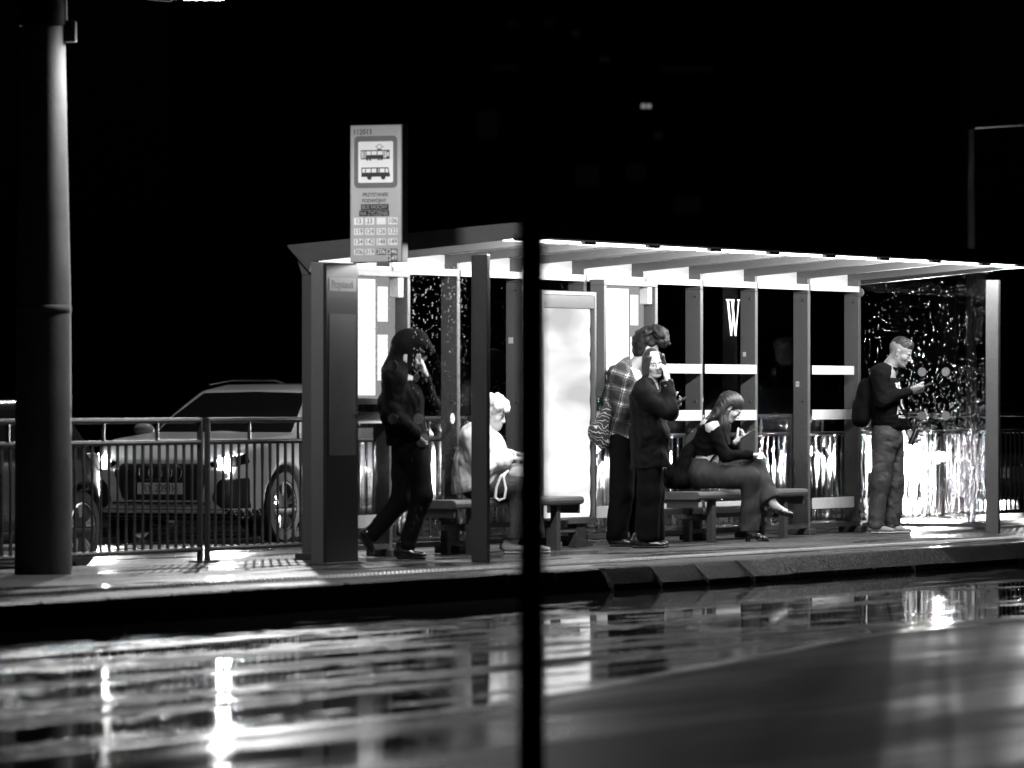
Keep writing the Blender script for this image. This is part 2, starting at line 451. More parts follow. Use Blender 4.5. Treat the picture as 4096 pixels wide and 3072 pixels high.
def road_mat():
    T = NT('wet road asphalt'); b = T.n('ShaderNodeBsdfPrincipled'); b.inputs['Specular IOR Level'].default_value = .5
    sp = T.n('ShaderNodeSeparateXYZ'); T.l(T.coords(), sp.inputs[0]); u, v = sp.outputs[0], sp.outputs[1]
    t = T.math('MULTIPLY', v, -1.0)
    wav = T.math('MULTIPLY', T.math('SUBTRACT', T.noise(T.coords((.22, .6, 1)), 1.0, 3), .5), 1.6)
    ruts = T.noise(T.coords((.09, 2.3, 1)), 1.3, 6, .66, .3)          # wheel ruts and drying lines along the traffic
    grain = T.noise(T.coords(), 45, 3, .6); mid = T.noise(T.coords((.35, 1.3, 1)), 3.6, 5, .7)
    ruts = T.math('ADD', T.math('MULTIPLY', ruts, .76), T.math('MULTIPLY', mid, .24))
    X = T.math('ADD', T.math('MULTIPLY', u, LX), T.math('ADD', T.math('MULTIPLY', t, TX), C0[0]))
    # standing water along the kerb, widest towards the right end: a dark mirror broken by drier islands
    edge = T.math('ADD', T.maprange(u, -27, -16, 4.5, 7.9), T.math('MULTIPLY', wav, .9))
    pud = T.maprange(T.math('SUBTRACT', edge, t), -.10, .10, 0, 1)
    isl = T.ramp(T.math('ADD', T.math('MULTIPLY', ruts, .7), T.math('MULTIPLY', mid, .3)), [(.53, 0), (.57, 1)])
    isl = T.math('MULTIPLY', isl, T.maprange(t, 3.7, 5.2, 0, 1))
    pud = T.math('MULTIPLY', pud, T.math('SUBTRACT', 1.0, T.math('MULTIPLY', isl, .75)))
    # a newer smooth patch of asphalt beyond a slanting joint
    joint = T.math('ADD', T.maprange(u, -28.5, -19.4, 9.7, 8.0), T.math('MULTIPLY', wav, .10))
    patch = T.maprange(T.math('SUBTRACT', t, joint), -.05, .08, 0, 1)
    seam = T.maprange(T.math('ABSOLUTE', T.math('SUBTRACT', t, joint)), .02, .14, 1, 0)
    dry = T.ramp(ruts, [(.50, 0), (.54, 1)])
    r_old = T.maprange(dry, 0, 1, .045, .60)
    r_new = T.maprange(T.ramp(T.noise(T.coords((.16, 1.1, 1)), 1.1, 4, .6, .4), [(.42, 0), (.58, 1)]), 0, 1, .0, .15)
    dull = T.maprange(T.math('ADD', X, T.math('MULTIPLY', wav, .3)), -.5, .6, 0, 1)
    r_new = T.math('ADD', r_new, T.maprange(dull, 0, 1, .04, .38))
    T.l(T.maprange(patch, 0, 1, .5, .035), b.inputs['Specular IOR Level'])
    def mix(a, c, f):
        return T.math('ADD', T.math('MULTIPLY', a, T.math('SUBTRACT', 1.0, f)), T.math('MULTIPLY', c, f) if not isinstance(c, float) else T.math('MULTIPLY', f, c))
    r = mix(r_old, r_new, patch); r = mix(r, .03, pud); r = T.math('ADD', r, T.math('MULTIPLY', seam, .18), True)
    T.l(r, b.inputs['Roughness'])
    dark = T.math('SUBTRACT', 1.0, T.math('MULTIPLY', patch, .55))
    T.l(T.math('MULTIPLY', T.maprange(grain, .3, .7, .012, .05), dark), b.inputs['Base Color'])
    rough_amt = mix(mix(T.maprange(dry, 0, 1, .12, 1.0), .045, patch), .006, pud)
    h = T.math('MULTIPLY', T.math('ADD', T.math('MULTIPLY', grain, .7), T.math('MULTIPLY', mid, 3.2)), rough_amt)
    calm = mix(mix(T.math('MULTIPLY', wav, .55), T.math('MULTIPLY', wav, .28), patch), .0, pud)
    h = T.math('ADD', h, T.math('MULTIPLY', calm, .5))
    T.l(T.bump(h, .4, .008), b.inputs['Normal'])
    T.l(b.outputs[0], T.out.inputs[0]); return T.m
M['asphalt'] = road_mat()
M['rear_asphalt'] = wet('wet rear asphalt', .04, .14, .48, (.3, 1.2, 1), 1.2, .4, .006, .5)
M['paving'] = wet('wet platform paving', .05, .14, .52, (.35, 1.4, 1), 1.6, .35, .005, .47, 120, 2.6)
M['soil'] = wet('wet soil and asphalt', .02, .3, .6, (1, 1, 1), .5, .5, .01, .45)
def kerb_mat():
    T = NT('rough wet granite kerb'); b = T.n('ShaderNodeBsdfPrincipled'); b.inputs['Roughness'].default_value = .36
    sp = T.n('ShaderNodeSeparateXYZ'); T.l(T.coords(), sp.inputs[0]); u = sp.outputs[0]
    pale = T.math('MULTIPLY', T.maprange(u, -9.68, -9.60, 0, 1), T.maprange(u, -5.60, -5.52, 1, 0))     # four stones paled, light on them put into the colour
    pale = T.math('MULTIPLY', pale, T.maprange(sp.outputs[2], -.17, -.15, 0, 1))
    nz = T.noise(T.coords(), 42, 4, .7)
    base = T.math('MULTIPLY', T.ramp(nz, [(.35, .03), (.5, .09), (.66, .30)]), T.maprange(pale, 0, 1, .45, 2.6))
    T.l(base, b.inputs['Base Color']); T.l(T.bump(nz, 1.0, .016), b.inputs['Normal'])
    T.l(b.outputs[0], T.out.inputs[0]); return T.m
M['kerbstone'] = kerb_mat()
M['stud'] = mat('wet tactile stud', .62, .25, 0, .5, .2, 9)

# ---- rain-wet glass: clear pane with drops and runs that bend the light behind
def wetglass(name, dens_lo, dens_hi, z0, z1, tint=.93, gloss=.003, spark=.3, blur=.12, bd=.004, ior=1.05):
    T = NT(name)
    tr = T.n('ShaderNodeBsdfTransparent'); tr.inputs[0].default_value = g(tint)
    gl = T.n('ShaderNodeBsdfGlossy'); gl.inputs['Roughness'].default_value = .015; gl.inputs[0].default_value = g(.9)
    lw = T.n('ShaderNodeLayerWeight'); lw.inputs['Blend'].default_value = .18
    m1 = T.n('ShaderNodeMixShader'); T.l(T.math('ADD', T.math('MULTIPLY', lw.outputs['Fresnel'], .02), gloss), m1.inputs[0])
    T.l(tr.outputs[0], m1.inputs[1]); T.l(gl.outputs[0], m1.inputs[2])
    rf = T.n('ShaderNodeBsdfRefraction'); rf.inputs['Roughness'].default_value = blur; rf.inputs['IOR'].default_value = ior
    tl = T.n('ShaderNodeBsdfGlossy'); tl.inputs['Roughness'].default_value = .25; tl.inputs[0].default_value = g(spark)
    m2 = T.n('ShaderNodeMixShader'); m2.inputs[0].default_value = .25; T.l(rf.outputs[0], m2.inputs[1]); T.l(tl.outputs[0], m2.inputs[2])
    v = T.coords()
    drops = T.n('ShaderNodeTexVoronoi'); drops.inputs['Scale'].default_value = 85; T.l(T.coords((1, 1, .6)), drops.inputs['Vector'])
    sc = T.math('SUBTRACT', 1.0, T.math('MULTIPLY', drops.outputs['Distance'], 2.2))
    runs = T.noise(T.coords((48, 48, 1.4)), 1.5, 4, .65, .2)
    sp = T.n('ShaderNodeSeparateXYZ'); T.l(v, sp.inputs[0])
    dens = T.maprange(sp.outputs[2], z0, z1, dens_lo, dens_hi)
    rnd = T.n('ShaderNodeSeparateColor'); T.l(drops.outputs['Color'], rnd.inputs[0])
    keep = T.math('LESS_THAN', rnd.outputs[0], T.math('MULTIPLY', dens, 1.1))
    dm = T.math('MULTIPLY', T.math('GREATER_THAN', sc, .42), keep)
    rm = T.math('MULTIPLY', T.ramp(runs, [(.50, 0), (.60, 1)]), T.math('MULTIPLY', T.math('GREATER_THAN', T.math('ADD', dens, T.math('MULTIPLY', T.noise(v, 9, 3), .5)), .72), 1.0))
    mask = T.math('MAXIMUM', dm, rm)
    h = T.math('ADD', T.math('MULTIPLY', sc, dm), T.math('MULTIPLY', T.noise(T.coords((1, 1, .35)), 70, 2), .8))
    bp = T.bump(h, 1.0, bd)
    T.l(bp, rf.inputs['Normal']); T.l(bp, tl.inputs['Normal'])
    m3 = T.n('ShaderNodeMixShader'); T.l(T.math('MULTIPLY', mask, .85), m3.inputs[0]); T.l(m1.outputs[0], m3.inputs[1]); T.l(m2.outputs[0], m3.inputs[2])
    T.l(m3.outputs[0], T.out.inputs[0]); return T.m
def dropmat():
    T = NT('rain drop'); gl = T.n('ShaderNodeBsdfGlass'); gl.inputs['IOR'].default_value = 1.33; gl.inputs['Roughness'].default_value = .12
    T.l(gl.outputs[0], T.out.inputs[0]); return T.m
M['drop'] = dropmat()
M['glass_back'] = wetglass('wet back glass', .75, .05, .15, 1.5, blur=.2, bd=.001, spark=.12)
M['glass_left'] = wetglass('wet end glass', .10, .13, .3, 2.2, gloss=.003, spark=.03, blur=.12, bd=.0010)
M['glass_right'] = wetglass('streaming wet end glass', .98, .13, .40, 1.25, gloss=.003, spark=.10, blur=.235, bd=.0009, ior=1.33)
M['clear'] = wetglass('display cover', 0, 0, 0, 1, .97, .05)

# ---- backlit papers and poster
def paperlit(name, s, seed):
    T = NT(name); e = T.n('ShaderNodeEmission')
    b = T.n('ShaderNodeTexBrick'); b.inputs['Scale'].default_value = 4.2; b.inputs['Mortar Size'].default_value = .008
    b.inputs['Color1'].default_value = g(1); b.inputs['Color2'].default_value = g(.93); b.inputs['Mortar'].default_value = g(.5); b.offset = .35
    T.l(T.coords((1, 1, .8), (R(90), 0, 0)), b.inputs['Vector'])
    T.l(b.outputs[0], e.inputs[0]); e.inputs[1].default_value = s
    T.l(e.outputs[0], T.out.inputs[0]); return T.m
M['paper'] = paperlit('backlit timetable sheets', 2.0, 1)
M['paper_grey'] = emit('backlit grey board', .40)
def posterlit():
    T = NT('backlit poster'); e = T.n('ShaderNodeEmission')
    nz = T.noise(T.coords((.35, 1, 1.5)), 2.3, 2, .4, .3)
    T.l(T.ramp(nz, [(.34, .55), (.47, .80), (.58, 1.0)]), e.inputs[0]); e.inputs[1].default_value = 1.2
    T.l(e.outputs[0], T.out.inputs[0]); return T.m
M['poster'] = posterlit()
# ------------------------------------------------------------------ setting
def frame_obj(name, mb, m, kind='structure', smooth=False):
    o = mb.build(name, m, None, smooth); o.location = P(0, 0, 0); o.rotation_euler = (0, 0, ANG)
    return tag(o, kind=kind)
def sheet(name, m, u0, u1, t0, t1, z):
    mb = MB(); mb.face([(u0, -t1, z), (u1, -t1, z), (u1, -t0, z), (u0, -t0, z)]); return frame_obj(name, mb, m)
sheet('ground', M['soil'], -400, 600, -500, 400, -.36)
sheet('road', M['asphalt'], -75, 60, 3.03, 60, ROAD_Z)
sheet('rear_road', M['rear_asphalt'], -60, 120, -12, -.85, REAR_Z)
# platform slab with paving
mb = MB(); mb.lt(-60, 60, -.8, 2.97, -.355, 0, 0); frame_obj('platform', mb, M['paving'])
# kerb: one connected strip of rough stones, a joint every 0.84 m, a lower step in the road
def kerb():
    bm = bmesh.new(); rows = []
    u = -40.0-.12; rg = random.Random(3)
    prof = [(2.972, .004), (3.0, .004), (3.02, -.008), (3.05, -.12), (3.055, -.15), (3.06, -.22)]
    while u < 30:
        dz, dt = rg.uniform(-.006, .006), rg.uniform(-.012, .012)
        for f, ins in ((0, .022), (.02, 0), (.82, 0), (.84, .022)):
            sl = .105*min(1, max(0, (u+13.4)/3.0))      # towards the right the stones lean back
            rows.append([bm.verts.new((u+f, -(t+dt-ins*(1 if i > 1 else .3)+(sl*min(1, i-2) if i > 2 else 0) if i > 0 else t), z+(dz if i < 4 else 0)-ins*.25)) for i, (t, z) in enumerate(prof)])
        u += .84
    for A, B in zip(rows, rows[1:]):
        for i in range(len(prof)-1): bm.faces.new((A[i], A[i+1], B[i+1], B[i]))
    mb = MB(); mb.bm.free(); mb.bm = bm; return frame_obj('kerb', mb, M['kerbstone'])
kerb()
# tactile strip near the edge: rows of raised studs rising out of one plate
def tactile():
    bm = bmesh.new(); u = -34.0; s = .065
    n = int(44/s); xs = [u+i*s*.25 for i in range(n*4)]; ts = [2.30+j*s*.25 for j in range(9)]
    grid = []
    for i, x in enumerate(xs):
        row = []
        for j, t in enumerate(ts):
            up = .006+(.016 if (i % 4 in (1, 2)) and (j % 4 in (1, 2)) else 0)
            row.append(bm.verts.new((x, -t, up)))
        grid.append(row)
    for a, b in zip(grid, grid[1:]):
        for j in range(len(ts)-1): bm.faces.new((a[j], b[j], b[j+1], a[j+1]))
    mb = MB(); mb.bm.free(); mb.bm = bm; return frame_obj('tactile_paving', mb, M['stud'])
tactile()

def light(name, kind, loc, energy, target=None, **kw):
    ld = bpy.data.lights.new(name, kind); ld.energy = energy
    for k, v in kw.items(): setattr(ld, k, v)
    lo = bpy.data.objects.new(name, ld); COL.objects.link(lo); lo.location = loc
    if target is not None:
        lo.rotation_euler = (Vector(target)-Vector(loc)).to_track_quat('-Z', 'Y').to_euler()
    return lo
def strip_light(u, w):
    # the lensed strips throw their light down and back into the shelter
    ld = bpy.data.lights.new('strip_light', 'AREA'); ld.shape = 'RECTANGLE'; ld.size = w; ld.size_y = .06; ld.energy = 52; ld.spread = R(178)
    lo = bpy.data.objects.new('strip_light', ld); COL.objects.link(lo); lo.location = P(u, 1.555, 2.462)
    d = (Vector((-TX, -TY, 0))*math.tan(R(58))+Vector((0, 0, -1))).normalized(); x = Vector((LX, LY, 0)); z = -d; y = z.cross(x)
    lo.rotation_euler = Matrix((x, y, z)).transposed().to_euler()
# ------------------------------------------------------------------ the shelter
BAY = 1.24
UK = [-BAY*k for k in range(10)]
def top(t): return 2.426+(t+.15)*.0782          # roof upper face
def rb(t): return 2.34+(t-.075)*.0875           # rafter lower edge
sh = empty('bus_shelter', P(0, 0, 0), ANG, 'long steel and glass tram stop shelter with lit sloping roof', 'bus shelter')
for k, u in enumerate(UK):
    mb = MB(); mb.prism([(.07, 0), (-.075, 0), (-.075, 2.2), (.07, 2.2)], u-.03, u+.03, 'x', .004); mb.build('post', M['steel'], sh)
    mb = MB(); mb.prism([(-a, z) for a, z in ((-.07, 2.203), (.075, 2.203), (.075, rb(.075)), (1.56, rb(1.56)), (1.72, rb(1.72)), (1.72, top(1.72)-.032), (-.13, top(-.13)-.032), (-.13, top(-.13)-.06))], u-.028, u+.028, 'x', .003)
    mb.build('rafter', M['fascia'] if k == 9 else M['steel'], sh)
U0, U1 = UK[9]-.1, .062
mb = MB(); mb.prism([(.15, top(-.15)), (-1.80, top(1.80)), (-1.80, top(1.80)-.026), (.15, top(-.15)-.026)], U0+.03, .03, 'x'); roof = mb.build('roof', M['ceiling'], sh)
mb = MB(); mb.prism([(-1.803, top(1.8)-.118), (-1.803, top(1.8)+.006), (-1.835, top(1.8)+.006), (-1.85, top(1.8)-.01), (-1.85, top(1.8)-.105), (-1.835, top(1.8)-.118)], U0, U1, 'x'); mb.build('front_fascia', M['fascia_front'], sh)
for k in range(1, 10):
    mb = MB(); mb.lt(UK[k]-.10, UK[k]+.115, 1.762, 1.802, 2.442, 2.50, .003); mb.build('strip_gap_cover', M['fascia_front'], sh)
for ue, m in ((U0, 'fascia'), (U1-.028, 'fascia_front')):
    mb = MB(); mb.prism([(.16, top(-.16)+.006), (-1.76, top(1.76)+.006), (-1.81, top(1.80)-.005), (-1.845, top(1.80)-.035), (-1.85, top(1.80)-.07), (-1.83, top(1.80)-.10), (-1.79, top(1.80)-.118), (-.05, 2.30), (-.03, 2.22), (.155, top(-.16)-.012)], ue, ue+.028, 'x', .003); mb.build('end_fascia', M[m], sh)
for k in range(9):
    a, b = UK[k+1], UK[k]
    mb = MB(); mb.lt(a+.11, b-(.42 if k == 0 else .10), 1.57, 1.76, 2.450, 2.505, .008); mb.build('light_strip', M['led'], sh)
    strip_light((a+b)/2, b-a-.2)
    mb = MB(); mb.lt(a+.031, b-.031, -.06, -.035, 2.29, top(-.06)-.03); mb.build('back_panel', M['panel_white'], sh)
    mb = MB(); mb.lt(a+.031, b-.031, .03, .085, 2.232, 2.286, .003); mb.build('top_rail', M['panel_white'], sh)
    mb = MB(); mb.lt(a+.031, b-.031, .04, .08, .06, .10, .003); mb.build('bottom_rail', M['steel_dark'], sh)
    mb = MB(); mb.lt(a+.02, b-.031, .078, .086, .102, 2.23); pane = mb.build('glass_pane', M['glass_back'], sh)
    bands = {0: (1, 1, 1), 1: (0, 0, 0), 2: (1, 1, 1), 3: (1, 1, 1), 4: (0, 1, 1), 8: (0, 1, 1)}.get(k, (0, 0, 0))
    for on, z0, z1 in zip(bands, (1.465, 1.052, .235), (1.545, 1.142, .335)):
        if on:
            mb = MB(); mb.lt(a+.04, b-(.18 if k == 0 else .035), .0885, .0905, z0, z1); mb.build('frosted_band', M['frosted'], pane)
    if k == 7:
        mb = MB(); mb.lathe([(.043, 0), (.043, .003)], 28, 'y', (b-.15, -.093, 1.085)); mb.build('safety_dot', M['frosted'], pane)
    if k == 2:      # W on the glass
        w = MB()
        def stroke(x0, z0, x1, z1, wd): w.prism([(x0-wd, z0), (x0+wd, z0), (x1+wd*.8, z1), (x1-wd*.8, z1)], -.0925, -.0885, 'y')
        c = (a+b)/2+.05; zt, zb = 2.12, 1.80
        hw = .125
        stroke(c-hw, zt, c-hw*.36, zb, .020); stroke(c-hw*.34, zb, c+.012, zt, .008)
        stroke(c-.03, zt, c+hw*.42, zb, .020); stroke(c+hw*.44, zb, c+hw, zt, .008)
        w.build('letter', M['white'], pane)
        for x0, x1 in ((c-hw-.04, c-hw+.045), (c-.07, c+.03), (c+hw-.03, c+hw+.035)):
            s_ = MB(); s_.lt(x0, x1, .0885, .0895, zt-.005, zt+.004); s_.build('serif', M['white'], pane)
# end walls of glass and their free posts
mb = MB(); mb.prism([(-.09, .09), (-1.345, .09), (-1.345, 2.40), (-.09, 2.318)], -.006, .004, 'x'); pr = mb.build('end_glass', M['glass_right'], sh)
for t in (.20, .53, .86, 1.02):
    pass
def dots(parent, u, ts, zs):
    for t in ts:
        for z in zs:
            mb = MB(); mb.lathe([(.041, 0), (.041, .003)], 28, 'x', (u, -t, z)); mb.build('safety_dot', M['dot'], parent)
dots(pr, -.0105, (.42, .70, .935), (1.084, 1.49))
mb = MB(); mb.lt(UK[9]-.004, UK[9]+.006, .09, 1.34, .153, 2.27); pl = mb.build('end_glass', M['glass_left'], sh)
dots(pl, UK[9]-.0085, (.70, .92), (1.09,)); dots(pl, UK[9]-.0085, (.70,), (1.50,))
def drops(parent, u, t0, t1, z0, z1, n, seed, dens, sgn):
    rg = random.Random(seed); bm = bmesh.new(); made = 0
    while made < n:
        t = rg.uniform(t0, t1); z = rg.uniform(z0, z1)
        if rg.random() > dens(z): continue
        made += 1; r = rg.choice((.0024, .003, .004, .0052))*rg.uniform(.8, 1.2); st = rg.choice((1, 1.1, 1.6, 3.0))
        ring0 = None; apex = bm.verts.new((u+sgn*r*.7, -t, z-r*.2*st))
        for a, h in ((1.0, 0.0), (.74, .48)):
            ring = [bm.verts.new((u+sgn*r*h, -t+r*a*math.cos(q), z+r*a*st*math.sin(q))) for q in [math.pi*2*k/7 for k in range(7)]]
            if ring0: [bm.faces.new((ring0[k], ring0[(k+1) % 7], ring[(k+1) % 7], ring[k])) for k in range(7)]
            else: bm.faces.new(ring)
            ring0 = ring
        for k in range(7): bm.faces.new((ring0[k], ring0[(k+1) % 7], apex))
    mb = MB(); mb.bm.free(); mb.bm = bm; o = mb.build('rain_drops', M['drop'], parent, True); o['kind'] = 'stuff'; return o
drops(pr, .0045, .12, 1.33, .12, 2.3, 3300, 5, lambda z: 1.0 if z < 1.05 else max(.13, .9-1.3*(z-1.05)), 1)
drops(pl, UK[9]-.0045, .86, 1.33, .2, 2.2, 420, 6, lambda z: .15 if z < 1.2 else .8, -1)
mb = MB(); mb.prism([(-1.335, 0), (-1.46, 0), (-1.46, 2.336), (-1.335, 2.336)], -.03, .03, 'x', .006); mb.build('end_post', M['steel'], sh)
mb = MB(); mb.prism([(-1.375, 0), (-1.51, 0), (-1.51, 2.345), (-1.375, 2.345)], UK[9]-.03, UK[9]+.03, 'x', .006); mb.build('end_post', M['steel_dark'], sh)
for z in (2.23, 1.21, .24):
    mb = MB(); mb.lathe([(.038, 0), (.042, .004), (.042, .02), (.036, .024)], 20, 'x', (-.035, -.085, z)); mb.build('glass_clamp', M['steel'], sh, True)
mb = MB(); mb.lt(.0, .06, .10, 1.33, .055, .088); mb.build('bottom_rail', M['steel_dark'], sh)
mb = MB(); mb.lt(-.42, .031, 1.57, 1.802, 2.446, 2.52, .003); mb.build('strip_gap_cover', M['fascia_front'], sh)  # added dark block, hides the lit ceiling past the last strip
for k in range(10):
    for z in (.30, 1.22, 2.14):
        mb = MB(); mb.lathe([(.012, 0), (.012, -.006), (.007, -.009)], 10, 'x', (UK[k]-.0305, -.03, z)); mb.build('bolt', M['steel_dark'], sh)
for k, z, a, c_ in ((1, 1.35, .035, .05), (2, 1.62, .03, .04), (3, .95, .05, .035), (6, 1.7, .04, .05), (8, 1.5, .04, .03)):
    mb = MB(); mb.lt(UK[k]-.0312, UK[k]-.0304, -.045, -.045+a, z, z+c_); mb.build('sticker', M['sticker'], sh)
for k in range(10):
    mb = MB(); mb.lt(UK[k]-.075, UK[k]+.075, -.11, .115, .0, .055, .008); mb.build('foot_plate', M['steel_dark'], sh)

# ------------------------------------------------------------------ timetable cases on the back wall
def case(u0, u1, z0, z1, label):
    o = empty('timetable_case', P(u0, .10, z0), ANG, label, 'timetable case', 'timetable cases on the shelter back wall')
    w, h = u1-u0, z1-z0; d = .13
    f = MB(); e = .05
    f.lt(0, w, 0, d, 0, e, .004); f.lt(0, w, 0, d, h-e, h, .004); f.lt(0, e, 0, d, e, h-e, .004); f.lt(w-e, w, 0, d, e, h-e, .004); f.build('frame', M['steel'], o)
    mb = MB(); mb.lt(e, w-e, .0, .02, e, h-e); bk = mb.build('back_board', M['paper_grey'], o)
    mb = MB(); mb.lt(e+.015, w*.66, .022, .026, e+.02, h-e-.02); mb.build('paper', M['paper'], o)
    rows = ((.05, .30, .60, .92), (.05, .22, .26, .55)) 
    for q, (z_a, z_b) in enumerate(((.62, .88), (.18, .52))):
        mb = MB(); mb.lt(w*.70, w*.84, .022, .026, h*z_a, h*z_b); mb.build('paper', M['paper'], o)
    mb = MB(); mb.lt(w*.86, w*.94, .022, d-.02, h*.80, h*.955, .01); mb.build('lock_box', M['panel_white'], o)
    mb = MB(); mb.lt(e, w-e, d-.012, d-.006, e, h-e); mb.build('cover', M['clear'], o)
    return o
case(UK[5]+.045, UK[4]-.075, 1.255, 2.25, 'lit timetable case behind the plaid shirt and the raised hand')
case(UK[9]+.05, UK[8]+.03, 1.20, 2.25, 'glaring lit timetable case behind the hooded person with a phone')

# ------------------------------------------------------------------ backlit poster case on its own legs
o = empty('poster_lightbox', P(UK[6]+.06, .10, 0), ANG, 'glowing white poster lightbox behind the dark foreground pole', 'poster lightbox')
w = 1.09; z0, z1 = .20, 2.14
mb = MB(); mb.lt(0, .035, 0, .12, z0, z1, .004); mb.lt(w-.035, w, 0, .12, z0, z1, .004); mb.lt(.035, w-.035, 0, .12, z0, z0+.05, .003); mb.lt(.035, w-.035, 0, .12, z1-.035, z1, .003); mb.build('frame', M['steel'], o)
mb = MB(); mb.lt(.035, w-.035, .095, .117, z1-.14, z1-.037); mb.build('header', M['dark_case'], o)
def poster_panel():      # sheet lit from behind, right edge cut in scallops to imitate lamp glow
    pts = [(.04, -.0)]
    zz0, zz1 = z0+.055, z1-.145; n = 60
    right = []
    for i in range(n*1+1):
        z = zz0+(zz1-zz0)*i/n
        right.append((w-.085+.022*abs(math.sin(math.pi*(z-zz0)/.195))**.5, z))
    out = [(.037, zz0)]+right+[(.037, zz1)]
    m = MB(); m.prism(out, -.090, -.086, 'y'); return m
poster_panel().build('poster', M['poster'], o)
mb = MB(); mb.lt(.036, w-.036, .06, .085, z0+.052, z1-.142); mb.build('backing', M['black_plastic'], o)
for x in (.12, w-.36):
    mb = MB(); mb.lt(x, x+.20, .02, .10, 0, z0, .004); mb.build('leg', M['steel_dark'], o)
mb = MB(); mb.lt(-.03, w+.03, .03, .09, .13, .165, .003); mb.build('cross_rail', M['steel'], o)

# ------------------------------------------------------------------ benches
def bench(u0):
    o = empty('bench', P(u0, .35, 0), ANG)
    Lb, d = 2.46, .17
    s = MB(); s.prism([(d, .385), (d, .425), (d-.015, .44), (-d+.035, .44), (-d+.01, .433), (-d, .41), (-d+.006, .385), (-d+.03, .372), (d-.01, .372)], 0, Lb, 'x', .003); s.build('seat', M['steel'], o)
    for x in (.02, Lb-.05):
        b = MB(); b.box(x, x+.03, -d+.03, d-.02, .30, .372, .003); b.build('seat_bracket', M['steel_dark'], o)
    for x in (.38, Lb-.46):
        for y in (-.10, .12):
            l = MB(); l.box(x, x+.075, y-.03, y+.03, 0, .372, .004); l.build('leg', M['steel_dark'], o)
        l = MB(); l.box(x+.01, x+.065, -.07, .09, .19, .24, .003); l.build('stretcher', M['steel_dark'], o)
    r_ = MB(); r_.box(-.02, Lb+.02, -.02, .02, .205, .245, .003); r_.build('long_rail', M['steel_dark'], o)
    return o
b1 = bench(-9.66); tag(b1, 'grey steel bench under the pale jacketed old person with a bag', 'bench', 'benches in the shelter')
b2 = copy_tree(b1); b2.location = P(-4.80, .35, 0); tag(b2, 'grey steel bench under the long haired person in flared trousers', 'bench', 'benches in the shelter')

# ------------------------------------------------------------------ information totem and the sign standing on it
o = empty('information_totem', P(-12.62, .78, 0), ANG, 'tall dark timetable totem at the left end of the shelter', 'totem')
mb = MB(); mb.lt(0, .555, -.05, .055, 0, 2.265, .006); mb.build('body', M['steel'], o)
mb = MB(); mb.lt(.012, .545, .056, .075, .02, 2.255, .003); mb.build('front_panel', M['dark_case'], o)
mb = MB(); mb.lt(.06, .50, .0755, .078, .82, 1.88); mb.build('display_window', mat('grey timetable sheet', .09, .35, var=.3, vscale=3), o)
mb = MB(); mb.lt(.055, .505, .0755, .078, 2.05, 2.15); mb.build('name_plate', mat('dim name plate', .16, .5), o)
xf = Matrix.Translation((.28, -.0785, 2.10)) @ Matrix.Rotation(R(90), 4, 'X')
text_mesh('lettering', 'Przystanek', .085, M['ink'], o, xf)
mb = MB(); mb.lathe([(.012, 0), (.014, .012), (.008, .016)], 12, 'y', (.515, -.092, 1.13)); mb.build('lock', M['chrome'], o)
mb = MB(); mb.lt(-.02, .575, -.06, .085, 0, .02, .003); mb.build('foot', M['steel_dark'], o)

SGW, SGH = .435, 1.035
sg = empty('stop_sign', P(-12.10, .80, 2.27), ANG, 'upright tram and bus stop sign with line numbers above the totem', 'stop sign')
# local frame: x along platform, sign face looks to -x ; helper places things on the face: a = across (t), z = up
mb = MB(); mb.lt(0, .10, 0, SGW, 0, SGH, .004); mb.build('box', M['sign_frame'], sg)
mb = MB(); mb.lt(-.003, -.0005, .006, SGW-.006, .006, SGH-.006); mb.build('face', M['sign_grey'], sg)
def onface(a, z): return Matrix.Translation((0, -a, z)) @ Matrix.Rotation(R(-90), 4, 'Z') @ Matrix.Rotation(R(90), 4, 'X')
def fbox(name, a0, a1, z0, z1, m, lay, parent=sg, rnd=0):
    mb = MB()
    x1 = -.0035-lay*.0016; x0 = x1-.0012
    if rnd:
        pts = []
        for cx, cz, q in ((a1-rnd, z1-rnd, 0), (a0+rnd, z1-rnd, 1), (a0+rnd, z0+rnd, 2), (a1-rnd, z0+rnd, 3)):
            for i in range(6):
                an = R(90*q+18*i); pts.append((-(cx+rnd*math.cos(an)), cz+rnd*math.sin(an)))
        mb.prism(pts, x0, x1, 'x')
    else: mb.lt(x0, x1, a0, a1, z0, z1)
    return mb.build(name, m, parent)
def fpoly(name, pts, m, lay, parent=sg):
    mb = MB(); x1 = -.0035-lay*.0016
    mb.prism([(-a, z) for a, z in pts], x1-.0012, x1, 'x'); return mb.build(name, m, parent)
def ftext(s, a, z, size, m, lay=2, sx=1.0, bold=0.0):
    xf = Matrix.Translation((-.0035-lay*.0016-.001, 0, 0)) @ onface(a, z)
    return text_mesh('lettering', s, size, m, sg, xf, extrude=.0006, sx=sx, bold=bold)
# zoom coordinates of the photograph crop (x 240..785, y 122..1423) -> metres
def zx(x): return (x-240)/(785-240)*SGW
def zz(y): return SGH-(y-122)/(1423-122)*SGH
M['white_retro'] = mat('white reflective film', .85, .4, 0, .4)
M['sign_blue'] = mat('dark grey sign border', .13, .45)
ftext('112013', zx(372), zz(190), .056, M['ink'], 0, .95, .0006)
fbox('pictogram_border', zx(285), zx(737), zz(720), zz(228), M['sign_blue'], 0, rnd=.035)
fbox('pictogram_field', zx(328), zx(694), zz(670), zz(280), M['white_retro'], 1, rnd=.012)
I = M['ink']
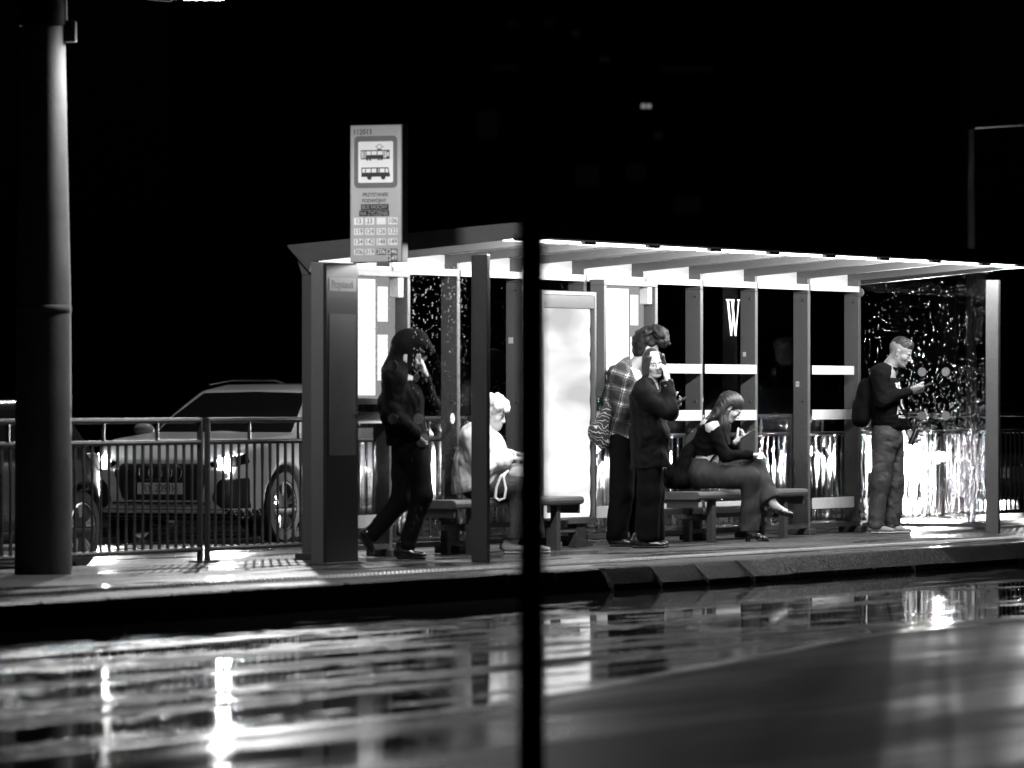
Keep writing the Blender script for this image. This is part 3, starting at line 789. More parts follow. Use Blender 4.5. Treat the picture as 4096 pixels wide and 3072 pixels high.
# tram
fbox('pictogram', zx(358), zx(660), zz(372), zz(362), I, 2); fbox('pictogram', zx(412), zx(594), zz(447), zz(408), I, 2)
for a in (360, 382, 398, 412, 466, 528, 590, 606, 628, 654): fbox('pictogram', zx(a-3), zx(a+3), zz(447), zz(363), I, 3)
fbox('pictogram', zx(358), zx(412), zz(447), zz(438), I, 2); fbox('pictogram', zx(594), zx(660), zz(447), zz(436), I, 2)
fbox('pictogram', zx(628), zx(658), zz(382), zz(370), I, 4); fbox('pictogram', zx(632), zx(658), zz(440), zz(422), I, 4)
for a in (425, 455, 545, 575): fbox('pictogram', zx(a-11), zx(a+11), zz(459), zz(447.5), I, 2, rnd=.004)
fbox('pictogram', zx(530), zx(575), zz(361), zz(352), I, 2)
for (a0, y0, a1, y1) in ((551, 306, 514, 330), (551, 306, 589, 330), (514, 330, 545, 352), (589, 330, 557, 352)):
    fpoly('pictogram', [(zx(a0)-.003, zz(y0)), (zx(a0)+.003, zz(y0)), (zx(a1)+.003, zz(y1)), (zx(a1)-.003, zz(y1))], I, 2)
# bus
fpoly('pictogram', [(zx(362), zz(614)), (zx(662), zz(614)), (zx(662), zz(590)), (zx(650), zz(574)), (zx(364), zz(574))], I, 2)
fbox('pictogram', zx(366), zx(645), zz(536), zz(526), I, 2)
for a in (368, 406, 466, 524, 536, 552, 612): fbox('pictogram', zx(a-4), zx(a+4), zz(575), zz(527), I, 3)
fpoly('pictogram', [(zx(638), zz(530)), (zx(646), zz(530)), (zx(661), zz(592)), (zx(653), zz(592))], I, 4)
for a in (448, 594):
    fpoly('pictogram', [(zx(a+24*math.cos(R(q))), zz(616+26*math.sin(R(q)))) for q in range(0, 360, 20)], I, 5)
DK = M['sign_dark_txt'] = mat('dark sign lettering', .05, .5)
ftext('PRZYSTANEK', zx(510), zz(784), .039, DK, 0, .93, .0006); ftext('PODW\u00d3JNY', zx(494), zz(842), .039, DK, 0, .93, .0006)
fbox('line_patch', zx(356), zx(646), zz(928), zz(873), M['dark_case'], 0); fbox('line_patch', zx(338), zx(652), zz(986), zz(932), M['dark_case'], 0)
GT = mat('grey sign lettering', .38, .5)
ftext('BUS NOCNY', zx(501), zz(901), .041, GT, 1, .92); ftext('NA \u017bYCZENIE', zx(495), zz(962), .041, GT, 1, .90)
grid = [['13', '23', '', '106'], ['119', '124', '126', '132'], ['134', '142', '148', '149'], ['306', '319', '206', '246']]
xs = [(282, 379), (400, 496), (521, 617), (642, 738)]; ys = [(1000, 1066), (1100, 1162), (1198, 1260), (1294, 1352)]
for r_, row in enumerate(grid):
    for c_, s in enumerate(row):
        inv = s in ('206', '246')
        fbox('line_patch', zx(xs[c_][0]), zx(xs[c_][1]), zz(ys[r_][1]), zz(ys[r_][0]), M['dark_case'] if inv else M['white_retro'], 0, rnd=.004)
        if s: ftext(s, zx(sum(xs[c_])/2), zz(sum(ys[r_])/2), .052, M['white_retro'] if inv else I, 1, .92, .0006 if inv else 0)
fbox('line_patch', zx(642), zx(738), zz(1416), zz(1358), M['dark_case'], 0, rnd=.004); ftext('249', zx(690), zz(1387), .052, M['white_retro'], 1, .92, .0006)
mb = MB(); mb.lt(.02, .08, .02, .10, -.006, -.0, 0); mb.build('bracket', M['steel_dark'], sg)

# ------------------------------------------------------------------ concrete lamp column with its arm and luminaire
LPX, LPY = -3.33, 45.0
LZ = .045
lc = empty('street_lamp', (LPX, LPY, 0), 0, 'thick concrete lamp column with a lit arm at the left edge', 'street lamp')
mb = MB(); mb.lathe([(.205, 0), (.20, 1.0), (.195, 2.0), (.172, 3.0), (.155, 3.9)], 48); col = mb.build('column', M['concrete'], lc, True)
mb = MB(); mb.lathe([(.1975, 1.86), (.2005, 1.865), (.1995, 1.905), (.1970, 1.91)], 48); mb.build('band', M['concrete'], lc, True)
mb = MB(); mb.lathe([(.17, 3.895), (.172, 3.9), (.16, 4.6), (.02, 4.66)], 40); mb.build('cap', M['black_metal'], lc, True)  # blackened column top, stands for the shade above the lamp
mb = MB(); mb.box(.155, .235, -.05, .05, 3.78, 3.93, .01); mb.build('clamp', M['steel'], lc)
mb = MB(); mb.tube([(.05, .03, 4.22), (.45, .12, 4.16), (.88, .22, 4.12), (1.10, .25, 4.17)], [.05, .045, .04, .035], 12); mb.build('arm', M['steel_dark'], lc, True)
mb = MB(); mb.prism([(.83, 4.145), (.98, 4.103), (1.30, 4.137), (1.33, 4.165), (1.24, 4.235), (.95, 4.215)], .14, .36, 'y', .012); lh = mb.build('lamp_head', M['steel_dark'], lc, True)
mb = MB(); mb.box(.98, 1.27, .165, .335, 4.10, 4.12, .006); mb.build('lens', M['lamp_lens'], lh)
light('street_lamp_light', 'SPOT', (LPX+1.12, LPY+.25, 4.07), 560, (LPX+1.12, LPY+.25, 0), spot_size=R(165), spot_blend=.35, shadow_soft_size=.22)

# ------------------------------------------------------------------ thin dark sign pole close to the camera
fp = empty('foreground_pole', (.085*1, 25.0, ROAD_Z), 0, 'black out of focus pole in front, running down the whole picture', 'pole')
fp.location = ((1148-1106)/13680*21.5, 21.5, ROAD_Z)
mb = MB(); mb.lathe([(.046, 0), (.046, 3.1), (.043, 3.12), (.0, 3.13)][:3], 24); mb.build('shaft', M['black_metal'], fp, True)
mb = MB(); mb.lathe([(.07, 0), (.07, .02), (.04, .03), (.036, .10)], 24); mb.build('foot', M['black_metal'], fp, True)

# ------------------------------------------------------------------ railing along the rear edge, panel by panel
def railing():
    o = empty('railing_panel', P(0, -.43, 0), ANG)
    w = 2.28
    for nm, z, r in (('top_rail', 1.08, .021), ('middle_rail', .915, .02), ('bottom_rail', .10, .02)):
        mb = MB(); mb.tube([(.03, 0, z), (w-.03, 0, z)], r, 10); mb.build(nm, M['galv'], o, True)
    for x in (.03, w-.03):
        mb = MB(); mb.box(x-.015, x+.015, -.02, .02, 0, 1.10, .004); mb.build('post', M['galv'], o)
        mb = MB(); mb.box(x-.07, x+.07, -.06, .06, 0, .014, .003); mb.build('base_plate', M['galv'], o)
    for x in (.72, 1.56):
        mb = MB(); mb.tube([(x, 0, .92), (x, 0, 1.08)], .014, 8); mb.build('spacer', M['galv'], o, True)
    me = None; n = 16
    for i in range(n):
        x = .03+(w-.06)*(i+1)/(n+1)
        if me is None:
            mb = MB()
            # flat bar, wide at both ends and narrow in between where it is twisted
            zs = [.10, .24, .29, .70, .76, .915]; ws = [.036, .036, .015, .015, .036, .036]; ds = [.005, .005, .007, .007, .005, .005]
            ring = [[mb.bm.verts.new((sx*ww*.5*1, sy*dd, z)) for sx, sy in ((-1, -1), (1, -1), (1, 1), (-1, 1))] for z, ww, dd in zip(zs, ws, ds)]
            for A, B in zip(ring, ring[1:]):
                for q in range(4): mb.bm.faces.new((A[q], A[(q+1) % 4], B[(q+1) % 4], B[q]))
            b = mb.build('bar', M['galv'], o); me = b.data
        else:
            b = link_mesh('bar', me, None, o)
        b.location.x = x
    return o
rail0 = railing()
RAILS = [(-21.42, 'railing panel left of the concrete lamp column'), (-19.05, 'railing panel just behind the concrete lamp column'), (-16.70, 'railing panel in front of the dark rear wheel'), (-14.44, 'railing panel in front of the number plate of the white car'),
         (-12.10, 'railing panel in front of the left headlamp and wheel of the white car'), (-9.76, 'railing panel behind the hooded person'), (-7.42, 'railing panel behind the pale jacketed old person'), (-5.08, 'railing panel behind the plaid shirt'),
         (-2.74, 'railing panel behind the long haired seated person'), (-.40, 'railing panel behind the standing person with a can'), (1.94, 'railing panel at the far right beyond the shelter'), (4.28, 'railing panel farthest to the right, cut by the edge')]
for i, (u, lb) in enumerate(RAILS):
    r_ = rail0 if i == 0 else copy_tree(rail0)
    r_.location = P(u, -.43, 0); tag(r_, lb, 'railing', 'railing panels along the rear edge')

# ------------------------------------------------------------------ small weeds at the back of the shelter
def weed(x, y, seed, n, hgt, label):
    rg = random.Random(seed); o = empty('weed', (x, y, 0), 0, label, 'weed', 'weeds at the back of the platform')
    mb = MB(); st = MB()
    for i in range(n):
        a = rg.uniform(0, 6.28); r0 = rg.uniform(0, .10); h = hgt*rg.uniform(.4, 1); lean = rg.uniform(.05, .3)*h
        b = Vector((r0*math.cos(a), r0*math.sin(a), 0)); tip = b+Vector((lean*math.cos(a), lean*math.sin(a), h))
        st.tube([b, (b+tip)/2+Vector((0, 0, .1*h)), tip], [.003, .0025, .001], 4)
        for q in range(4):
            f = rg.uniform(.25, 1); c = b.lerp(tip, f); d = Vector((rg.uniform(-1, 1), rg.uniform(-1, 1), rg.uniform(.1, 1))).normalized()*rg.uniform(.02, .05)
            s = d.cross(Vector((0, 0, 1))).normalized()*.010
            mb.face([c, c+d*.5+s, c+d, c+d*.5-s])
    mb.build('leaf', M['leaf'], o); st.build('stem', M['leaf'], o)
p = P(-5.1, -.16); weed(p.x, p.y, 1, 34, .20, 'bushy weed behind the shoes of the plaid shirted person')
p = P(-6.5, -.16); weed(p.x, p.y, 2, 26, .16, 'small weed under the glowing poster lightbox')
p = P(-8.1, -.10); weed(p.x, p.y, 3, 7, .12, 'thin weed beside the shoe of the hooded person')
# ------------------------------------------------------------------ people (local frame: x right, y away, z up; feet on z = 0)
def head(S, c, Rm, sc=1.0, fem=0.0, k=.016, jaw=1.0):
    """adds a head with brow, eye hollows, nose, lips, chin and ears; local x forward, y left, z up"""
    c = np.array(c, np.float32)
    def W(p): return c+Rm@(np.array(p, np.float32)*sc)
    def E(p, r, kk=k, mode='u'): S.ell(W(p), np.array(r)*sc, Rm, kk, mode)
    E((-.012, 0, .032), (.100, .077, .090)); E((.030, 0, -.030), (.062, .062, .075))
    E((.040, 0, -.072), (.048, .050*jaw, .045)); E((.072, 0, -.102), (.020, .024, .018))
    S.cap(W((-.01, .055, -.05)), W((.06, .022, -.098)), .018*sc, .016*sc, k); S.cap(W((-.01, -.055, -.05)), W((.06, -.022, -.098)), .018*sc, .016*sc, k)
    E((.078, 0, .016), (.016, .050, .012*(1-.5*fem)), .012)
    for s in (1, -1):
        E((.050, .042*s, -.032), (.030, .024, .024), .02)
        E((.099, .032*s, -.004), (.016, .018, .012), .012, 's')
        E((.079, .031*s, -.005), (.011, .013, .010), .004)
        E((-.008, .077*s, -.012), (.020, .010, .033), .006); E((.000, .084*s, -.012), (.009, .007, .020), .005, 's')
    S.cap(W((.088, 0, .006)), W((.112-.006*fem, 0, -.036)), .008*sc, .0125*sc, .010)
    for s in (1, -1): E((.099, .012*s, -.041), (.011, .009, .008), .006)
    E((.087, 0, -.062), (.012, .022, .0065), .005); E((.086, 0, -.075), (.012, .019, .0075), .005)
    E((.103, 0, -.0685), (.010, .024, .0022), .004, 's')
    return W
def face_marks(W, Rm, parent, sc=1.0, brow='hair_dark', lips=None):
    for s in (1, -1):
        S = SDF(.004); S.cap(W((.096, .019*s, .019)), W((.085, .047*s, .017)), .0030*sc, .0020*sc); S.mesh('eyebrow', .0035, M[brow], parent)
        S = SDF(.002); S.ell(W((.0885, .031*s, -.0055)), np.array((.0035, .0105, .0045))*sc, Rm); S.mesh('eye', .003, M['ink'], parent)
    if lips:
        S = SDF(.003); S.ell(W((.097, 0, -.0625)), np.array((.004, .020, .0045))*sc, Rm); S.ell(W((.096, 0, -.0745)), np.array((.004, .016, .005))*sc, Rm); S.mesh('lips', .0028, lips, parent)
def hand(S, w, d, n, side=1, curl=(25, 35, 25), tcurl=20, sc=1.0, spread=.0, tdir=None, k=.008):
    """wrist w, d towards the knuckles, n out of the palm; side=+1 puts the thumb along n x d"""
    w = np.array(w, float); d = np.array(d, float); d /= np.linalg.norm(d)
    n = np.array(n, float); n -= d*(n@d); n /= np.linalg.norm(n); s = np.cross(n, d)
    L = lambda a, b, c: w+(d*a+s*b+n*c)*sc
    S.ecap(L(.0, 0, 0), L(.028, 0, 0), n, (.020*sc, .026*sc), (.016*sc, .034*sc), k)
    S.ecap(L(.025, 0, 0), L(.082, 0, 0), n, (.0155*sc, .036*sc), (.013*sc, .039*sc), k)
    for i, (off, ln) in enumerate(zip((.030, .010, -.010, -.028), (.072, .080, .074, .058))):
        p = L(.088-.006*abs(i-1.2), off*side, .0); ang = 0; r = .0092 if i < 3 else .008
        dd = d+s*side*spread*(1.5-i)
        for seg, cv in zip((.46, .30, .26), curl):
            ang += R(cv)
            v = dd*math.cos(ang)+n*math.sin(ang); q = p+v*ln*seg*sc
            S.cap(p, q, r*sc, (r-.0012)*sc, .005); p = q; r -= .001
    p = L(.022, .026*side, .006); td = np.array(tdir, float) if tdir is not None else d*.62+s*side*.62+n*.42
    td /= np.linalg.norm(td)
    for seg, cv in ((.042, 0), (.034, tcurl), (.028, tcurl)):
        td = td*math.cos(R(cv))+(d*.7+n*.7)*math.sin(R(cv)); td /= np.linalg.norm(td)
        q = p+td*seg*sc; S.cap(p, q, .0125*sc, .0105*sc, .008); p = q
def shoe(name, heel, toe, h, m, parent, sole=None, wd=.046, lift=0.0, ank=.085, thick=.022):
    """low shoe from heel to toe points (x,y,z); built round the foot axis"""
    a = np.array(heel, float); b = np.array(toe, float); d = b-a; L = np.linalg.norm(d); d /= L
    side = np.cross(d, (0, 0, 1)); side /= np.linalg.norm(side); up = np.cross(side, d)
    Q = lambda x, y, z: a+d*x*L+side*y+up*z
    S = SDF(.03)
    S.ecap(Q(.13, 0, .050), Q(.35, 0, .050), side, (wd*.78, .040), (wd*.8, .042), .03)
    S.ecap(Q(.35, 0, .044), Q(.84, 0, .030), side, (wd*.85, .036), (wd*.92, .022), .03)
    S.cap(Q(.22, 0, .06), Q(.20, 0, ank), .036, .038, .03)
    S.fn(lambda p: -((p-a.astype(np.float32))@up.astype(np.float32))+.008, (9, 9, 9), (9, 9, 9), .004, 'i')
    S.disp(wob(int(abs(a[0])*999) % 97, 55, .0025))
    o = S.mesh(name, h, m, parent, lo=np.minimum(a, b)-.09, hi=np.maximum(a, b)+.13)
    if sole is not None and m is M['pale_shoe']:
        for q in range(4):
            f = .36+.085*q; mb = MB(); hh = .088-.040*(f-.36)/.26
            mb.tube([Q(f, -wd*.50, hh-.012), Q(f+.02, 0, hh+.002), Q(f, wd*.50, hh-.012)], .0045, 6); mb.build('lace', M['white_cloth'], o, True)
    if sole is not None:
        T = SDF(.01); T.ecap(Q(.12, 0, .012), Q(.40, 0, .012), side, (wd*.86, .014), (wd*.85, .014)); T.ecap(Q(.40, 0, .012), Q(.88, 0, .012), side, (wd*.85, .013), (wd*1.0, .013))
        T.fn(lambda p: -((p-a.astype(np.float32))@up.astype(np.float32)), (9, 9, 9), (9, 9, 9), .0, 'i')
        T.fn(lambda p: ((p-a.astype(np.float32))@up.astype(np.float32))-thick, (9, 9, 9), (9, 9, 9), .0, 'i')
        T.mesh('sole', h, sole, o, lo=np.minimum(a, b)-.09, hi=np.maximum(a, b)+.10)
    return o
def cut_z(S, z, above=True, k=.006):
    s = -1 if above else 1
    S.fn(lambda p: s*(p[:, 2]-z), (9, 9, 9), (9, 9, 9), k, 'i'); return S
def plane(S, pt, nrm, k=.006):      # keeps the side the normal points away from
    pt = np.array(pt, np.float32); nrm = np.array(nrm, np.float32); nrm /= np.linalg.norm(nrm)
    S.fn(lambda p: (p-pt)@nrm, (9, 9, 9), (9, 9, 9), k, 'i'); return S
Y1 = (0, 1, 0)
def phone(name, c, ax, up, mats, label, parent_loc, size=(.074, .150, .009), lit=None):
    """slab phone: ax = long axis, up = screen normal (world directions), a thing of its own"""
    ax = Vector(ax).normalized(); up = Vector(up); up = (up-ax*up.dot(ax)).normalized(); sd = ax.cross(up)
    o = empty(name, Vector(parent_loc)+Vector(c), 0, label, 'phone')
    Mx = Matrix((sd, ax, up)).transposed().to_4x4()
    mb = MB(); mb.box(-size[0]/2, size[0]/2, -size[1]/2, size[1]/2, -size[2]/2, size[2]/2, .003); mb.build('body', mats, o, True, Mx)
    mb = MB(); mb.box(-size[0]/2+.004, size[0]/2-.004, -size[1]/2+.006, size[1]/2-.006, size[2]/2+.0002, size[2]/2+.0006); mb.build('screen', lit or M['phone_black'], o, False, Mx)
    return o
def person_root(px, py, z=0.0, label=''):
    Y = 13680*(1.26-z)/(py-857); X = (px-1106)*Y/13680
    return empty('person', (X, Y, z), 0, label, 'person')

# ============ A: man standing at the right end, phone in one hand, can in the other
def man_right():
    o = person_root(1915, 1152.5, 0, 'person with cropped hair in black sweatshirt and jeans standing over a phone')
    B = SDF(.02)
    Rm = rotm(R(-14), R(24), 0)
    hc = (.130, .0, 1.672)
    W = head(B, hc, Rm, 1.06)
    # neck, trunk, limbs (one continuous body)
    B.cap((.0, 0, 1.50), (.085, 0, 1.625), .068, .060, .03)
    B.ecap((-.02, 0, 1.43), (.01, 0, 1.15), Y1, (.17, .105), (.15, .11), .05); B.ecap((.01, 0, 1.1), (.02, 0, .92), Y1, (.15, .11), (.155, .11), .05)
    near = [(-.07, -.19, 1.46), (-.055, -.235, 1.22), (.195, -.20, 1.31)]
    far = [(-.0, .19, 1.46), (.10, .24, 1.18), (.21, .20, .945)]
    for a in (near, far):
        B.cap(a[0], a[1], .052, .042, .03); B.cap(a[1], a[2], .040, .028, .02)
    legs = [[(-.015, -.09, .90), (-.065, -.10, .47), (-.105, -.10, .09)], [(.03, .09, .90), (.085, .09, .48), (.055, .10, .09)]]
    for a in legs: B.cap(a[0], a[1], .085, .058, .03); B.cap(a[1], a[2], .055, .040, .02)
    hand(B, (.205, -.20, 1.315), (.95, .05, .12), (-.1, .75, .55), -1, (38, 40, 25), 12, 1.08, tdir=(.85, .1, .35))
    hand(B, (.215, .20, .935), (.55, -.15, -.8), (.55, -.45, .3), 1, (45, 40, 25), 18, 1.08)
    B.mesh('body', .0058, mat('darkened skin', .17, .5, 0, .35, .1, 30), o)  # skin darkened for the weaker light on this person
    face_marks(W, Rm, o, 1.06, 'hair_short')
    H = SDF(.012)         # cropped hair, skin fade at the sides
    H.ell(W((-.010, 0, .047)), np.array((.100, .0745, .088))*1.06, Rm); H.ell(W((.05, 0, .094)), np.array((.040, .046, .030))*1.06, Rm, .03)
    plane(H, W((.0, 0, .040)), -(Rm@np.array((-.22, 0, 1))), .01); plane(H, W((.088, 0, .06)), Rm@np.array((1, 0, .25)), .01)
    H.disp(wob(5, 130, .003)); H.mesh('hair', .006, M['hair_short'], o)
    # sweatshirt
    S = SDF(.05)
    S.ecap((-.055, 0, 1.47), (-.02, 0, 1.30), Y1, (.195, .095), (.205, .150), .06)
    S.ecap((-.015, 0, 1.30), (.02, 0, 1.06), Y1, (.195, .155), (.18, .158), .06); S.ecap((.025, 0, 1.06), (.03, 0, .985), Y1, (.18, .155), (.175, .150), .04)
    S.cap((-.01, 0, 1.50), (.055, 0, 1.555), .078, .070, .04)
    S.cap((-.055, -.12, 1.485), near[0], .08, .082, .05); S.cap((-.03, .12, 1.485), far[0], .08, .08, .05)
    S.cap(near[0], near[1], .078, .064, .04); S.cap(near[1], (.17, -.203, 1.30), .062, .046, .035)
    S.cap(far[0], far[1], .076, .062, .04); S.cap(far[1], (.195, .20, .975), .060, .044, .03)
    S.disp(wob(1, 30, .007, (1, 1, 1.8))); S.disp(wob(2, 60, .004, (.5, 1, 1.6), True))
    plane(S, (.045, 0, 1.548), (.45, 0, 1), .01)
    cut_z(S, .955, True, .02)
    S.cap((.01, -.01, 1.52), (.12, 0, 1.64), .060, .058, .004, 's')
    for q in range(2):
        pass
    sw = S.mesh('sweatshirt', .0085, M['black_cloth'], o)
    C = SDF(.01); C.ecap((.165, -.203, 1.298), (.195, -.20, 1.308), Y1, (.043, .043), (.040, .040)); C.disp(wob(4, 160, .0015)); C.mesh('cuff', .007, M['black_cloth'], sw)
    # print on the chest, lying on the cloth
    Pm = Matrix.Translation((.135, -.155, 1.33)) @ Matrix.Rotation(R(42), 4, 'Z') @ Matrix.Rotation(R(90), 4, 'X')
    def cling(ob, off):
        bm = bmesh.new(); bm.from_mesh(ob.data)
        for _ in range(3):
            es = [e for e in bm.edges if e.calc_length() > .012]
            if not es: break
            bmesh.ops.subdivide_edges(bm, edges=es, cuts=1); bmesh.ops.triangulate(bm, faces=bm.faces)
        co_ = np.array([v.co[:] for v in bm.verts], np.float32)
        for _ in range(6):
            d = S.ev(co_)-off; e = .002
            G = np.stack([S.ev(co_+np.eye(3, dtype=np.float32)[q]*e)-S.ev(co_-np.eye(3, dtype=np.float32)[q]*e) for q in range(3)], 1)/(2*e)
            G /= np.linalg.norm(G, axis=1)[:, None]+1e-6
            co_ = co_-G*np.clip(d, -.03, .03)[:, None]*.9
        for v, c_ in zip(bm.verts, co_): v.co = c_
        bm.to_mesh(ob.data); bm.free()
    def flat(pts, name, m, off):
        mb = MB(); mb.face([(x, y, 0) for x, y in pts]); cling(mb.build(name, m, sw, False, Pm), off)
    flat([(-.005, .075), (.02, .09), (.05, .085), (.07, .05), (.075, 0), (.065, -.03), (.08, -.10), (.085, -.16), (.065, -.185), (.04, -.165), (.02, -.14), (.045, -.09), (.03, -.05), (.02, -.02), (.03, .02), (.01, .05)], 'print', M['white'], .003)
    for s_, x, z, sz in (('#', -.045, .055, .080), ('F', -.03, -.045, .09), ('A', -.03, -.19, .09)):
        for sc_, m_, of in ((1.0, 'white', .004), (.74, 'black_cloth', .0055)):
            cling(text_mesh('print', s_, sz, M[m_], sw, Pm @ Matrix.Translation((x+.012, z, 0)), extrude=0, bold=.004 if sc_ == 1 else -.0015), of)
    cling(text_mesh('lettering', 'FACK H', .036, M['white'], sw, Pm @ Matrix.Translation((.02, -.255, 0)), extrude=0, bold=.001), .004)
    # jeans
    J = SDF(.04)
    J.ecap((.0, 0, .985), (.005, 0, .86), Y1, (.172, .128), (.18, .135), .05)
    for a, kn in ((legs[0], .088), (legs[1], .084)):
        J.cap(a[0], a[1], .118, kn, .05); J.cap(a[1], (a[2][0], a[2][1], .085), kn-.004, .078, .04)
    J.disp(wob(11, 30, .0065, (1.0, 1, 1.1), True)); J.disp(wob(12, 70, .003, (1, 1, 1.3)))
    cut_z(J, .045, True, .008); cut_z(J, .995, False, .006)
    je = J.mesh('jeans', .0085, M['denim'], o)
    for a in legs:
        C = SDF(.01); C.ecap((a[2][0], a[2][1], .07), (a[2][0], a[2][1], .115), Y1, (.075, .083), (.072, .080)); C.disp(wob(21, 70, .004, (1, 1, 2)))
        cut_z(C, .068); cut_z(C, .112, False); C.mesh('turn_up', .007, M['denim'], je)
    mb = MB(); mb.tube([(-.035, -.152, .975), (-.01, -.165, .955), (.04, -.165, .945), (.085, -.15, .965), (.10, -.135, .99)], .006, 8); mb.build('pocket_edge', M['denim'], je, True)
    shoe('shoe', (-.175, -.10, 0), (.095, -.115, 0), .006, M['pale_shoe'], o, M['white_rubber'], .05, thick=.03)
    shoe('shoe', (-.005, .10, 0), (.25, .06, 0), .006, M['pale_shoe'], o, M['white_rubber'], .05, thick=.03)
    loc = o.location
    phone('phone', (.335, -.185, 1.355), (.9, .1, .42), (-.42, -.1, .9), M['phone_black'], 'dark phone held up by the person in jeans', loc)
    c = empty('drink_can', loc+Vector((.262, .165, .885)), 0, 'dark tall drink can held low in front of the jeans', 'can')
    Mx = Matrix.Rotation(R(22), 4, 'Y')
    mb = MB(); mb.lathe([(.022, -.082), (.029, -.074), (.030, -.06), (.030, .062), (.027, .076), (.025, .080)], 28); cb = mb.build('can_body', M['can'], c, True, Mx)
    mb = MB(); mb.lathe([(.0252, .078), (.0255, .084), (.0225, .084), (.0215, .081)], 28); mb.build('can_lid', M['can_top'], c, True, Mx)
    b = empty('backpack', loc+Vector((-.20, .0, 1.0)), 0, 'black backpack on the back of the person in jeans', 'backpack')
    S = SDF(.06); S.ecap((.015, 0, .36), (-.03, 0, .06), Y1, (.135, .075), (.16, .085)); S.ecap((-.06, 0, .17), (-.065, 0, .05), Y1, (.12, .04), (.12, .045), .04); S.disp(wob(31, 26, .008)); S.mesh('bag', .01, M['black_cloth'], b)
    for y in (-.12, .12):
        mb = MB(); mb.tube([(.03, y, .40), (.08, y*1.05, .485), (.16, y, .50), (.235, y*.95, .43)], .014, 8); mb.build('strap', M['black_cloth'], b, True)
    mb = MB(); mb.tube([(-.055, -.135, .12), (-.06, -.14, .06), (-.05, -.142, .02)], [.004, .007, .003], 8); mb.build('zip_pull', M['white'], b, True)
man_right()

